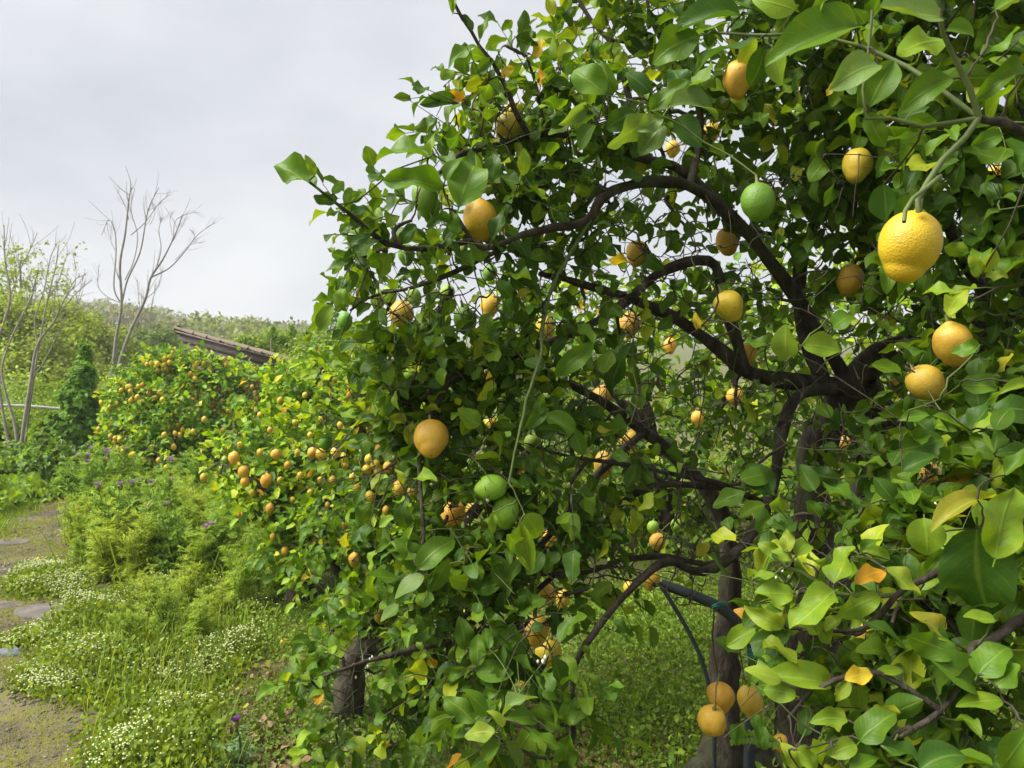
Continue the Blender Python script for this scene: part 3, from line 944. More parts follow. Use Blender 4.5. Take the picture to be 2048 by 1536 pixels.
A.limb([(1100, 268, 2.12), (1078, 220, 2.1), (1072, 170, 2.1), (1052, 110, 2.08)], 0.006, 0.003, guard=0.6)
A.limb([(1280, 316, 2.24), (1262, 210, 2.3), (1235, 110, 2.34), (1190, 50, 2.36), (1150, -10, 2.38)], 0.012, 0.005, guard=0.5)
A.limb([(1380, 372, 2.28), (1400, 250, 2.35), (1370, 120, 2.4), (1300, 30, 2.45), (1290, -80, 2.5)], 0.012, 0.005)
A.limb([(945, 480, 1.86), (860, 500, 1.82), (790, 495, 1.78), (740, 462, 1.74), (700, 425, 1.70), (655, 392, 1.67), (620, 365, 1.66)], 0.008, 0.0025, guard=0.7)
A.limb([(1000, 500, 1.9), (900, 545, 1.95), (820, 570, 1.98), (740, 590, 2.0), (700, 622, 2.0)], 0.007, 0.003)
A.limb([(900, 760, 2.06), (850, 860, 2.0), (840, 960, 1.95), (850, 1060, 1.9), (835, 1140, 1.86)], 0.008, 0.003)
A.limb([(1290, 862, 2.68), (1180, 960, 2.4), (1080, 1080, 2.2), (980, 1180, 2.05), (900, 1260, 1.95)], 0.014, 0.005)
A.limb([(1148, 1440, 1.82), (1140, 1500, 1.78), (1080, 1520, 1.72), (1000, 1480, 1.66)], 0.006, 0.003)
# a limb that leaves the frame and comes back low, carrying the yellow-green sprays beside us
A.limb([(2160, 480, 2.15), (2320, 640, 1.9), (2380, 900, 1.7), (2250, 1120, 1.55), (2120, 1200, 1.48), (2045, 1225, 1.44), (1990, 1268, 1.42), (1945, 1290, 1.40), (1930, 1345, 1.38), (1880, 1420, 1.36), (1800, 1475, 1.34)], 0.017, 0.004, guard=0.5)
A.limb([(2250, 1120, 1.55), (2090, 1070, 1.46), (1990, 1075, 1.44), (1890, 1140, 1.44), (1790, 1190, 1.45), (1740, 1245, 1.46), (1690, 1262, 1.46), (1570, 1255, 1.45)], 0.011, 0.003, guard=0.6)
A.limb([(1790, 1190, 1.45), (1700, 1190, 1.42), (1640, 1160, 1.40), (1590, 1140, 1.40), (1545, 1110, 1.40)], 0.005, 0.003, mat=M_GREENTWIG, guard=0.6)
A.limb([(1880, 1420, 1.36), (1760, 1350, 1.38), (1680, 1365, 1.38), (1600, 1385, 1.40)], 0.006, 0.003, guard=0.3)
# a limb over our heads that carries the biggest fruit
A.limb([(2160, 480, 2.15), (2240, 360, 1.7), (2120, 300, 1.35), (2010, 252, 1.18), (1958, 236, 1.12)], 0.014, 0.005)
A.limb([(1958, 236, 1.12), (1930, 150, 1.10), (1895, 65, 1.08), (1870, -40, 1.06)], 0.0045, 0.003, mat=M_GREENTWIG, guard=0.8)
A.limb([(1958, 236, 1.12), (1880, 243, 1.13), (1800, 236, 1.14), (1728, 226, 1.15), (1735, 130, 1.15), (1745, 20, 1.14)], 0.0035, 0.002, mat=M_GREENTWIG, guard=0.6)
A.limb([(1958, 236, 1.12), (1925, 290, 1.11), (1870, 362, 1.10), (1843, 400, 1.09), (1838, 425, 1.09)], 0.0048, 0.0038, name='fruit_stalk', mat=M_GREENTWIG, guard=0.9)
A.limb([(1880, 352, 1.10), (1850, 385, 1.07), (1822, 415, 1.045), (1808, 444, 1.03)], 0.0035, 0.0030, name='cut_stub', mat=M_GREENTWIG, guard=0.95)
A.limb([(1958, 236, 1.12), (1800, 130, 1.2), (1640, 80, 1.25), (1500, 75, 1.3), (1400, 60, 1.35)], 0.004, 0.002, mat=M_GREENTWIG, guard=0.2)
A.limb([(1400, 250, 2.35), (1350, 225, 1.9), (1330, 225, 1.72)], 0.007, 0.004)

# single large leaves one can point to: base px, tip px, depth, width factor, colour class
HAND = [
    (1210, 189, 1148, 125, 1.70, 1.15, 'm'), (1225, 190, 1205, 122, 1.72, 0.9, 'm'), (1300, 185, 1256, 140, 1.75, 1.0, 'd'), (1365, 188, 1350, 122, 1.70, 1.0, 'd'),
    (1345, 205, 1420, 138, 1.72, 1.1, 'p'), (1340, 215, 1450, 200, 1.68, 1.1, 'p'), (1325, 235, 1278, 258, 1.66, 1.0, 'p'), (1310, 235, 1220, 290, 1.68, 0.9, 'p'),
    (1325, 250, 1282, 304, 1.70, 1.0, 'p'), (1300, 222, 1368, 165, 1.66, 0.7, 'm'), (1270, 225, 1205, 255, 1.75, 0.9, 'd'), (1190, 250, 1152, 288, 1.8, 1.0, 'm'), (1175, 208, 1124, 246, 1.8, 0.8, 'p'),
    (1355, 235, 1400, 290, 1.72, 1.0, 'd'), (1400, 72, 1306, 116, 1.32, 1.1, 'm'), (1520, 78, 1390, 102, 1.28, 0.9, 'd'), (1480, 32, 1338, 34, 1.30, 0.7, 'd'), (1455, 45, 1372, 66, 1.33, 0.6, 'm'),
    (1530, 95, 1503, 172, 1.30, 1.1, 'd'), (1545, 95, 1564, 165, 1.28, 0.9, 'y'), (1670, 45, 1553, 88, 1.25, 0.8, 'm'), (1880, 35, 1768, 18, 1.06, 1.15, 'p'), (1715, 55, 1552, 76, 1.22, 0.8, 'm'),
    (1757, 130, 1668, 150, 1.14, 1.1, 'p'), (1905, 158, 1802, 200, 1.12, 0.95, 'm'), (1890, 80, 1804, 98, 1.12, 1.0, 'y'), (1892, 62, 1958, 58, 1.10, 1.0, 'm'), (1962, 112, 2034, 64, 1.12, 0.7, 'm'),
    (2052, 138, 1953, 172, 1.14, 0.8, 'm'), (1768, 368, 1772, 438, 1.30, 1.3, 'd'), (1738, 215, 1785, 130, 1.16, 0.9, 'm'), (1735, 225, 1770, 290, 1.2, 0.9, 'm'), (1675, 165, 1655, 190, 1.2, 0.8, 'Y'),
    (1965, 545, 1940, 515, 1.35, 1.0, 'Y2'), (1968, 545, 1988, 500, 1.35, 1.0, 'Y2'), (1970, 555, 2018, 545, 1.35, 0.8, 'Y2'), (1955, 555, 1945, 525, 1.35, 0.8, 'y'),
    (1590, 20, 1510, -10, 1.25, 1.0, 'y'), (1660, -10, 1615, 30, 1.2, 0.9, 'y'), (1990, 20, 2060, -20, 1.15, 1.0, 'm'),
    (857, 315, 752, 282, 1.60, 0.8, 'm'), (887, 378, 767, 334, 1.60, 0.6, 'm'), (862, 312, 868, 268, 1.62, 0.8, 'y'), (890, 362, 925, 308, 1.60, 0.9, 'm'), (918, 414, 957, 296, 1.58, 0.85, 'm'),
    (985, 362, 986, 308, 1.8, 1.2, 'd'), (900, 330, 935, 318, 1.66, 0.7, 'm'), (905, 440, 850, 440, 1.7, 0.9, 'd'), (985, 480, 1010, 418, 1.85, 0.8, 'd'), (915, 470, 900, 420, 1.8, 0.8, 'm'),
    (632, 376, 556, 326, 1.66, 0.75, 'm'), (630, 352, 612, 312, 1.66, 0.7, 'y'), (665, 388, 684, 358, 1.67, 0.9, 'm'), (675, 397, 620, 400, 1.68, 0.7, 'd'), (690, 408, 702, 368, 1.69, 0.8, 'm'), (700, 405, 732, 380, 1.70, 0.8, 'm'),
    (700, 425, 745, 412, 1.71, 0.9, 'd'), (738, 470, 735, 415, 1.74, 0.7, 'y'), (715, 450, 680, 462, 1.72, 0.8, 'd'), (740, 470, 700, 490, 1.74, 0.8, 'd'), (760, 480, 690, 510, 1.76, 0.8, 'm'), (700, 498, 692, 535, 1.78, 0.7, 'd'),
    (775, 492, 765, 440, 1.78, 0.8, 'd'), (770, 505, 765, 550, 1.8, 0.9, 'y'), (800, 490, 830, 450, 1.8, 0.8, 'd'), (905, 26, 912, -20, 1.99, 0.8, 'y'), (945, 62, 925, 30, 2.0, 0.6, 'd'), (955, 95, 890, 110, 2.0, 0.7, 'm'), (960, 80, 975, 35, 2.0, 0.6, 'm'),
    (985, 120, 950, 145, 2.03, 0.7, 'm'), (1005, 155, 1025, 130, 2.02, 1.0, 'Y'), (1072, 118, 1080, 75, 2.06, 0.9, 'Y'), (1050, 112, 1062, 60, 2.06, 0.7, 'm'), (930, 200, 895, 188, 2.05, 1.0, 'O'), (915, 205, 845, 196, 2.05, 0.5, 'd'),
    # lower middle sprays
    (830, 1120, 772, 1083, 1.84, 0.9, 'm'), (836, 1138, 905, 1074, 1.82, 0.95, 'm'), (848, 1150, 785, 1186, 1.82, 0.9, 'p'), (862, 1182, 896, 1124, 1.84, 0.8, 'm'), (840, 1145, 800, 1080, 1.86, 0.9, 'm'),
    (1005, 1166, 940, 1176, 1.86, 1.1, 'm'), (1012, 1172, 984, 1112, 1.86, 1.0, 'm'), (1016, 1172, 1048, 1112, 1.86, 0.9, 'm'), (985, 1182, 950, 1215, 1.88, 1.1, 'd'), (1008, 1182, 1010, 1234, 1.86, 1.0, 'd'), (1030, 1228, 1080, 1190, 1.86, 1.1, 'm'),
    (930, 1298, 927, 1238, 1.84, 0.9, 'm'), (955, 1332, 956, 1268, 1.80, 0.8, 'm'), (908, 1262, 865, 1240, 1.86, 0.8, 'd'), (1050, 1308, 998, 1254, 1.84, 0.8, 'm'), (936, 1338, 876, 1346, 1.80, 0.9, 'm'), (952, 1345, 1022, 1346, 1.80, 1.0, 'm'),
    (1062, 1258, 1085, 1248, 1.75, 1.2, 'd'), (950, 1446, 892, 1396, 1.64, 0.85, 'm'), (975, 1430, 942, 1380, 1.64, 0.9, 'm'), (1005, 1432, 1064, 1384, 1.64, 0.9, 'p'), (1012, 1440, 1078, 1425, 1.62, 0.7, 'm'), (978, 1440, 1000, 1400, 1.66, 0.8, 'y'),
    (990, 1465, 930, 1470, 1.60, 0.9, 'Y2'), (1005, 1455, 985, 1420, 1.6, 0.8, 'Y2'), (1060, 1464, 1118, 1490, 1.62, 0.9, 'm'), (1130, 1446, 1144, 1402, 1.74, 1.0, 'm'), (1146, 1450, 1192, 1416, 1.76, 0.8, 'm'), (1140, 1470, 1128, 1532, 1.74, 0.9, 'm'),
    (1000, 1480, 960, 1520, 1.62, 0.9, 'm'), (1010, 1485, 1040, 1530, 1.64, 0.8, 'p'), (1050, 1030, 1085, 1075, 1.76, 1.5, 'y'), (1040, 1045, 1062, 1138, 1.76, 0.6, 'y'), (985, 1025, 985, 1065, 1.8, 0.8, 'y'),
    (1150, 865, 1090, 820, 1.9, 0.9, 'm'), (1240, 860, 1180, 850, 2.0, 1.0, 'm'), (1165, 910, 1145, 850, 1.95, 0.9, 'm'), (1095, 820, 1050, 850, 1.86, 0.9, 'm'), (1075, 830, 1085, 790, 1.85, 1.0, 'm'), (1110, 750, 1190, 690, 1.9, 0.4, 'm'),
    (1265, 690, 1195, 790, 2.0, 0.5, 'd'), (1395, 660, 1395, 625, 2.0, 0.9, 'Y'), (1480, 960, 1545, 935, 2.0, 1.0, 'm'), (1540, 990, 1500, 920, 2.0, 1.0, 'd'), (1490, 985, 1428, 1010, 1.96, 0.9, 'm'),
    (1570, 720, 1575, 655, 1.8, 1.3, 'y'), (1605, 690, 1678, 700, 1.78, 1.3, 'y'), (1540, 690, 1495, 680, 1.85, 0.9, 'm'), (1665, 660, 1710, 620, 1.9, 1.2, 'm'), (1800, 840, 1855, 830, 1.7, 1.0, 'm'), (1800, 900, 1880, 880, 1.7, 1.3, 'm'),
    (1805, 940, 1870, 910, 1.65, 1.1, 'd'), (1920, 770, 2005, 765, 1.5, 0.8, 'm'), (1960, 690, 1905, 705, 1.6, 0.9, 'm'), (1940, 860, 1985, 800, 1.6, 1.0, 'd'), (1990, 860, 2020, 810, 1.55, 1.0, 'm'), (2060, 770, 2008, 772, 1.4, 0.7, 'y'),
    # yellow-green sprays low beside us
    (1848, 1036, 1852, 1112, 1.42, 1.5, 'y'), (1955, 1056, 1976, 1232, 1.36, 1.05, 'd'), (1990, 1118, 2032, 968, 1.30, 0.7, 'y'), (1955, 1000, 1864, 1032, 1.38, 0.7, 'Y3'), (1668, 1167, 1702, 1094, 1.42, 1.2, 'y'), (1770, 1142, 1714, 1160, 1.43, 0.9, 'O'),
    (1772, 1136, 1836, 1186, 1.42, 1.0, 'Y2'), (1668, 1183, 1584, 1242, 1.40, 0.85, 'y'), (1585, 1188, 1518, 1180, 1.42, 1.2, 'y'), (1566, 1256, 1500, 1210, 1.42, 1.0, 'Y2'), (1592, 1112, 1622, 1078, 1.40, 1.2, 'y'), (1585, 1118, 1545, 1100, 1.40, 1.1, 'y'),
    (1575, 1105, 1575, 1062, 1.40, 1.1, 'Y2'), (1560, 1110, 1520, 1085, 1.42, 0.9, 'y'), (1550, 1150, 1505, 1150, 1.42, 1.0, 'y'), (1600, 1140, 1618, 1175, 1.42, 0.9, 'm'), (1650, 1262, 1688, 1232, 1.42, 1.0, 'Y2'), (1640, 1262, 1602, 1250, 1.42, 0.9, 'Y2'), (1628, 1255, 1680, 1285, 1.42, 1.1, 'y'),
    (1760, 1190, 1680, 1230, 1.42, 0.8, 'y'), (1740, 1210, 1715, 1170, 1.44, 1.0, 'm'), (1895, 1286, 1836, 1222, 1.38, 0.8, 'Y3'), (1915, 1310, 1818, 1276, 1.36, 0.9, 'm'), (1950, 1370, 1880, 1306, 1.36, 1.0, 'm'), (1955, 1352, 2012, 1282, 1.34, 1.1, 'm'),
    (1990, 1372, 2036, 1332, 1.32, 1.2, 'm'), (2006, 1402, 1918, 1396, 1.32, 0.9, 'y'), (1742, 1346, 1694, 1356, 1.38, 1.0, 'Y'), (1806, 1342, 1744, 1336, 1.38, 0.9, 'y'), (1702, 1366, 1664, 1398, 1.38, 1.0, 'Y2'), (1715, 1370, 1720, 1420, 1.40, 1.0, 'y'),
    (1720, 1482, 1782, 1418, 1.30, 1.0, 'm'), (1712, 1490, 1664, 1502, 1.30, 1.2, 'y'), (1762, 1490, 1848, 1512, 1.28, 1.1, 'd'), (2060, 1462, 1996, 1540, 1.22, 1.0, 'm'), (1900, 1372, 1852, 1462, 1.40, 1.2, 'd'), (1695, 1440, 1626, 1438, 1.36, 0.8, 'y'),
    (1592, 1392, 1526, 1372, 1.40, 1.0, 'y'), (1562, 1362, 1500, 1334, 1.40, 0.8, 'Y2'), (1660, 1370, 1545, 1335, 1.42, 0.5, 'y'), (1590, 1500, 1650, 1540, 1.30, 1.0, 'y'), (1600, 1540, 1575, 1490, 1.32, 1.0, 'Y2'), (1840, 1540, 1930, 1495, 1.24, 1.0, 'd'), (1700, 1545, 1760, 1510, 1.28, 0.9, 'm'),
    (1720, 1110, 1760, 1075, 1.5, 0.9, 'm'), (1780, 1120, 1720, 1090, 1.5, 0.8, 'y'), (1840, 1180, 1880, 1120, 1.46, 1.0, 'y'), (1890, 1100, 1840, 1150, 1.46, 1.0, 'm'), (1990, 1240, 1930, 1235, 1.36, 0.9, 'y'), (2010, 950, 2052, 900, 1.4, 0.8, 'm'),
]
HC = {'m': (0.088, 0.182, 0.014), 'd': (0.045, 0.112, 0.014), 'p': (0.13, 0.215, 0.05), 'y': (0.155, 0.255, 0.018), 'Y': (0.55, 0.42, 0.035), 'Y2': (0.215, 0.30, 0.028), 'Y3': (0.30, 0.30, 0.03), 'O': (0.52, 0.27, 0.02)}
WT = [2 * np.abs(v[:, 0]).max() for v, f, u in T_HAND]
FLAT = [k for k in range(len(T_NEAR))]
for bx, by, tx, ty, d, wf, cc in HAND:
    b_ = at(bx, by, d)
    Lp = math.hypot(tx - bx, ty - by) * d / FPX
    dd = random.uniform(-0.35, 0.35) * Lp
    t_ = at(tx, ty, d + dd)
    GUARD.append(((bx + tx) / 2, (by + ty) / 2, Lp * FPX / d * 0.36, d - 0.02, 0.9))
    A.grow(b_, 0.0024, 0.0014, 7, green=random.random() < 0.35)
    Y = t_ - b_
    tocam = norm(C0 - b_)
    Z = tocam * 0.75 + np.array([-0.05, 0, 0.45]) + rng.normal(size=3) * 0.22
    c = np.array(HC[cc]) * random.uniform(0.85, 1.15)
    s = np.linalg.norm(Y) * 1.08
    ti = random.randrange(len(T_HAND))
    Yn = norm(Y); Zn = norm(Z - Yn * np.dot(Z, Yn)); X = np.cross(Yn, Zn)
    lo = leaf_obj(A.root, A.base, b_, Yn, Zn, s, c, ME_HAND, ti)
    k = min(1.5, max(0.6, wf * 0.64 / WT[ti]))
    m = lo.matrix_basis.copy()
    for q in range(3):
        m[q][0] *= k
    lo.matrix_basis = m
    A.nobj += 1

# foliage masses of the big tree: px, py, depth, radius, twigs, leaf size, share of young shoots
BLOBS = [
    (990, 195, 2.10, .10, 11, .058, .2), (1010, 100, 2.05, .06, 4, .05, .3), (940, 235, 2.05, .10, 10, .055, .2), (1065, 215, 2.15, .12, 12, .055, .2), (960, 300, 2.0, .12, 12, .06, .15), (1100, 330, 2.1, .16, 18, .06, .15),
    (1190, 90, 2.38, .14, 18, .06, .35), (1230, 60, 2.4, .2, 22, .06, .3), (1130, 180, 2.3, .15, 16, .06, .25), (1180, 290, 2.15, .18, 22, .06, .15), (1300, 70, 2.6, .2, 14, .06, .2), (1260, 260, 2.3, .18, 18, .062, .12), (1240, -50, 2.4, .18, 16, .06, .3),
    (1430, 200, 2.4, .25, 30, .065, .12), (1450, 60, 2.4, .28, 30, .065, .15), (1330, 330, 2.4, .2, 18, .062, .08), (1560, 180, 2.4, .28, 34, .065, .12), (1640, 60, 2.3, .3, 34, .068, .15), (1560, 320, 2.5, .25, 26, .065, .08), (1700, 220, 2.3, .26, 30, .068, .12),
    (1800, 80, 2.2, .28, 32, .07, .15), (1930, 60, 2.0, .28, 30, .07, .15), (2010, 200, 1.9, .25, 26, .07, .15), (1850, 230, 2.2, .22, 20, .068, .1), (1960, 330, 2.0, .24, 24, .068, .12), (1740, 400, 2.4, .22, 20, .066, .08), (2030, 430, 1.9, .2, 20, .068, .15),
    (1640, 430, 2.55, .2, 16, .062, .05), (1500, 450, 2.6, .2, 14, .06, .05), (1930, 520, 2.1, .22, 20, .066, .1), (1800, 600, 2.4, .2, 14, .062, .05), (1990, 640, 1.95, .2, 16, .066, .1), (1640, 560, 2.6, .2, 14, .06, .05), (1550, 600, 2.5, .16, 12, .06, .05),
    (820, 440, 1.85, .10, 10, .055, .08), (770, 500, 1.82, .10, 14, .05, .06), (720, 500, 1.78, .06, 8, .048, .05), (880, 500, 1.9, .13, 16, .055, .06), (960, 540, 1.95, .13, 16, .055, .06), (1050, 400, 2.0, .13, 13, .056, .08), (1060, 560, 2.0, .14, 15, .055, .06),
    (790, 570, 2.0, .10, 12, .052, .2), (735, 560, 2.0, .05, 5, .05, .25), (860, 620, 2.05, .13, 18, .054, .15), (940, 690, 2.1, .16, 24, .055, .12), (760, 640, 2.1, .08, 9, .05, .25), (830, 700, 2.1, .14, 20, .054, .15), (1060, 680, 2.1, .14, 16, .056, .1),
    (1150, 600, 2.2, .16, 16, .056, .06), (1180, 490, 2.2, .15, 13, .056, .06), (1300, 440, 2.4, .18, 14, .058, .05), (1380, 480, 2.5, .18, 12, .058, .05), (1280, 560, 2.4, .18, 12, .058, .05), (1350, 650, 2.5, .18, 12, .058, .05), (1220, 720, 2.3, .17, 16, .058, .06),
    (1340, 780, 2.5, .18, 12, .058, .05), (1440, 840, 2.6, .18, 10, .058, .05), (1130, 790, 2.1, .15, 18, .058, .1), (1220, 850, 2.2, .15, 13, .058, .08), (1320, 900, 2.4, .18, 10, .056, .05), (1480, 680, 2.5, .14, 8, .058, .05), (1560, 780, 2.5, .15, 8, .056, .05),
    (780, 790, 2.1, .14, 20, .054, .15), (860, 800, 2.1, .13, 16, .055, .12), (960, 790, 2.1, .15, 20, .056, .1), (800, 880, 2.1, .12, 15, .054, .12), (900, 950, 2.0, .13, 16, .056, .1), (1000, 880, 2.0, .13, 15, .056, .1), (1070, 950, 2.0, .14, 16, .058, .1),
    (830, 1010, 2.05, .14, 18, .056, .12), (920, 1080, 2.0, .14, 16, .058, .1), (1020, 1080, 2.0, .14, 15, .058, .08), (1130, 1000, 2.1, .15, 14, .058, .08), (1110, 1090, 2.0, .13, 12, .058, .08), (1220, 1010, 2.2, .15, 10, .056, .05), (1350, 1010, 2.3, .15, 8, .056, .05),
    (870, 1170, 1.95, .12, 14, .058, .1), (950, 1220, 1.95, .13, 15, .06, .1), (1050, 1220, 1.95, .12, 12, .06, .08), (1130, 1170, 2.0, .12, 10, .058, .06), (900, 1310, 1.9, .12, 13, .06, .1), (1000, 1310, 1.85, .12, 12, .06, .1), (1080, 1330, 1.9, .10, 8, .06, .08),
    (1000, 1440, 1.70, .09, 7, .06, .2), (1120, 1450, 1.8, .06, 4, .06, .1), (1230, 1130, 2.05, .09, 6, .055, .05),
    (1840, 760, 2.3, .2, 14, .06, .06), (1900, 860, 2.1, .22, 20, .064, .08), (2000, 900, 1.8, .22, 20, .066, .1), (1960, 770, 2.0, .16, 12, .062, .08), (1820, 1000, 2.2, .2, 14, .06, .06), (1920, 1020, 1.9, .18, 14, .064, .1), (2030, 1050, 1.6, .16, 10, .07, .15),
    (1750, 1150, 1.9, .14, 8, .06, .1), (1880, 1170, 1.6, .14, 9, .064, .2), (2000, 1180, 1.6, .16, 10, .066, .15), (1960, 1320, 1.5, .12, 8, .066, .2), (1850, 1350, 1.55, .12, 8, .064, .2), (1760, 1260, 1.55, .10, 6, .06, .3), (2040, 1420, 1.4, .12, 8, .07, .15),
    (1640, 1180, 1.5, .07, 4, .055, .5), (1590, 1440, 1.45, .08, 5, .06, .4), (1930, 1480, 1.4, .12, 8, .07, .2), (1760, 1440, 1.45, .10, 6, .064, .3), (1660, 1500, 1.38, .08, 5, .062, .3), (1840, 1530, 1.35, .10, 6, .07, .2),
    (1560, 1190, 1.6, .08, 6, .056, .4), (1640, 1260, 1.65, .09, 7, .056, .4), (1600, 1330, 1.7, .09, 7, .058, .35), (1700, 1330, 1.6, .10, 8, .06, .3), (1680, 1130, 1.7, .10, 8, .058, .3), (1760, 1060, 1.8, .12, 9, .06, .2), (1820, 1120, 1.7, .12, 9, .06, .25),
    (1620, 1080, 1.7, .08, 6, .056, .3), (1800, 1230, 1.6, .10, 8, .06, .3), (1730, 1500, 1.5, .10, 8, .06, .3), (1990, 1000, 1.7, .12, 9, .066, .15), (1700, 900, 2.3, .12, 8, .056, .1), (1560, 900, 2.2, .12, 8, .056, .1), (1780, 830, 2.2, .10, 7, .058, .1),
    # crown over and beyond the frame, so that the inside stays shaded
    (2200, 200, 1.9, .35, 26, .075, .1), (2250, 500, 1.9, .35, 24, .075, .1), (2250, 850, 1.9, .35, 24, .075, .1), (1700, -150, 2.3, .4, 34, .075, .1), (2000, -180, 2.0, .4, 34, .075, .1), (1400, -120, 2.6, .35, 26, .075, .1), (1600, 20, 2.9, .4, 17, .07, .1),
    (1900, 20, 2.8, .4, 17, .07, .1), (1500, 150, 3.1, .35, 13, .07, .08), (1750, 250, 3.1, .35, 13, .07, .08), (1960, 250, 3.0, .35, 13, .07, .08), (1600, -350, 2.4, .45, 30, .08, .1), (1900, -400, 2.0, .45, 30, .08, .1),
]
for c, s_, tp in LEMONS:
    pass
for x, y, d, r, k, sz, yg in BLOBS:
    f = 1.35
    if 1050 < x < 1700 and 380 < y < 1120:
        f = 0.66                       # thin inside, where the limbs show
    if x < 900 and y < 650:
        f = 0.80                       # loose sprays at the edge
    if y < 380 and d > 2.2:
        f = 0.80
    A.clump(at(x, y, d), r, max(3, int(k * f)), 6, sz * (1.04 if x < 1500 else 1.12), yg, yellow=0.007)

# bare inner twigs, a tangle in the shade
for k in range(1500):
    x = random.uniform(1020, 2048); y = random.uniform(300, 1220)
    A.grow(at(x, y, random.uniform(1.95, 3.0)), random.uniform(.0018, .0042), .0011, 6, seg=4)
for k in range(260):
    A.grow(at(random.uniform(850, 1300), random.uniform(150, 700), random.uniform(1.9, 2.4)), random.uniform(.002, .0034), .0012, 7, seg=5)

# ---- lemon tree with the dark stub of a trunk, at the grass edge
B = Tree('lemon_tree', 'low lemon tree with a short dark stub trunk and branches drooping to the grass', gp(705, 1425) * [1, 1, 0])
B.limb([(690, 1450, 3.28), (694, 1380, 3.26), (712, 1320, 3.24), (740, 1290, 3.22)], 0.066, 0.045, 'trunk', seg=14, rough=0.12, flare=0.3, guard=1.2)
B.limb([(722, 1310, 3.23), (760, 1200, 3.2), (770, 1080, 3.18), (740, 950, 3.2), (720, 850, 3.25), (730, 740, 3.3)], 0.05, 0.012)
B.limb([(722, 1308, 3.23), (820, 1230, 3.1), (890, 1130, 3.0), (950, 1030, 2.95), (1020, 950, 2.95), (1080, 870, 3.0)], 0.045, 0.012)
B.limb([(745, 1310, 3.22), (700, 1200, 3.15), (660, 1120, 3.1), (640, 1030, 3.15)], 0.025, 0.008)
B.limb([(950, 1240, 2.9), (905, 1282, 2.75), (840, 1300, 2.65), (750, 1320, 2.58), (680, 1340, 2.54), (625, 1362, 2.52)], 0.014, 0.004, guard=0.7)
B.limb([(900, 1290, 2.72), (880, 1380, 2.7), (870, 1440, 2.68), (800, 1490, 2.62), (740, 1500, 2.6)], 0.011, 0.004, guard=0.5)
B.limb([(890, 1130, 3.0), (930, 1250, 2.85), (960, 1330, 2.8), (940, 1400, 2.75)], 0.016, 0.005)
BB = [(640, 1370, 2.55, .06, 6, .058, .25), (700, 1330, 2.6, .09, 9, .058, .15), (660, 1290, 2.7, .07, 6, .058, .15), (760, 1300, 2.7, .12, 13, .058, .12), (840, 1270, 2.7, .12, 14, .058, .12), (720, 1240, 2.85, .14, 18, .058, .15),
      (670, 1210, 3.0, .08, 7, .056, .2), (800, 1200, 2.9, .15, 18, .058, .12), (760, 1400, 2.65, .12, 13, .058, .1), (840, 1360, 2.7, .12, 13, .058, .1), (700, 1440, 2.62, .09, 8, .056, .1), (780, 1470, 2.6, .10, 9, .056, .1), (670, 1500, 2.55, .07, 6, .055, .15), (900, 1400, 2.7, .10, 8, .056, .1),
      (700, 1130, 3.1, .16, 22, .058, .15), (780, 1080, 3.1, .17, 24, .058, .12), (860, 1100, 3.0, .15, 17, .058, .1), (650, 1080, 3.1, .10, 10, .056, .2), (720, 990, 3.2, .18, 26, .058, .15), (800, 940, 3.1, .18, 26, .058, .12), (880, 1000, 3.0, .16, 18, .058, .1), (700, 890, 3.3, .17, 26, .058, .2),
      (780, 830, 3.25, .18, 28, .058, .2), (720, 780, 3.3, .15, 20, .056, .3), (860, 880, 3.1, .16, 20, .058, .1), (950, 960, 3.0, .16, 15, .058, .08), (1020, 900, 3.05, .17, 15, .058, .06), (1100, 860, 3.1, .18, 15, .058, .06), (820, 740, 3.3, .16, 20, .056, .2), (900, 780, 3.2, .17, 20, .056, .15),
      (980, 1120, 2.9, .15, 13, .058, .06), (900, 1210, 2.85, .13, 13, .058, .08), (1000, 760, 3.2, .18, 18, .058, .1)]
for x, y, d, r, k, sz, yg in BB:
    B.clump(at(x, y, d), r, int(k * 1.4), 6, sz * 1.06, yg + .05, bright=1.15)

# ---- middle lemon tree
Mt = Tree('lemon_tree', 'broad middle lemon tree full of small yellow fruit beside the tall weeds', gp(606, 1190) * [1, 1, 0])
Mt.limb([(602, 1200, 4.75), (604, 1150, 4.75), (600, 1090, 4.75), (590, 1020, 4.8), (560, 940, 4.9), (520, 880, 5.0)], 0.075, 0.02, 'trunk', seg=12, rough=0.1, flare=0.3)
Mt.limb([(600, 1090, 4.75), (650, 1020, 4.7), (690, 940, 4.8), (720, 860, 5.0), (720, 770, 5.2)], 0.045, 0.012)
Mt.limb([(600, 1060, 4.75), (560, 1000, 4.6), (500, 960, 4.6), (450, 930, 4.7)], 0.03, 0.008)
Mt.limb([(590, 1020, 4.8), (600, 900, 5.0), (620, 800, 5.3), (650, 720, 5.5)], 0.03, 0.01)
Mt.limb([(610, 930, 4.7), (660, 900, 4.5), (720, 880, 4.4)], 0.012, 0.005)
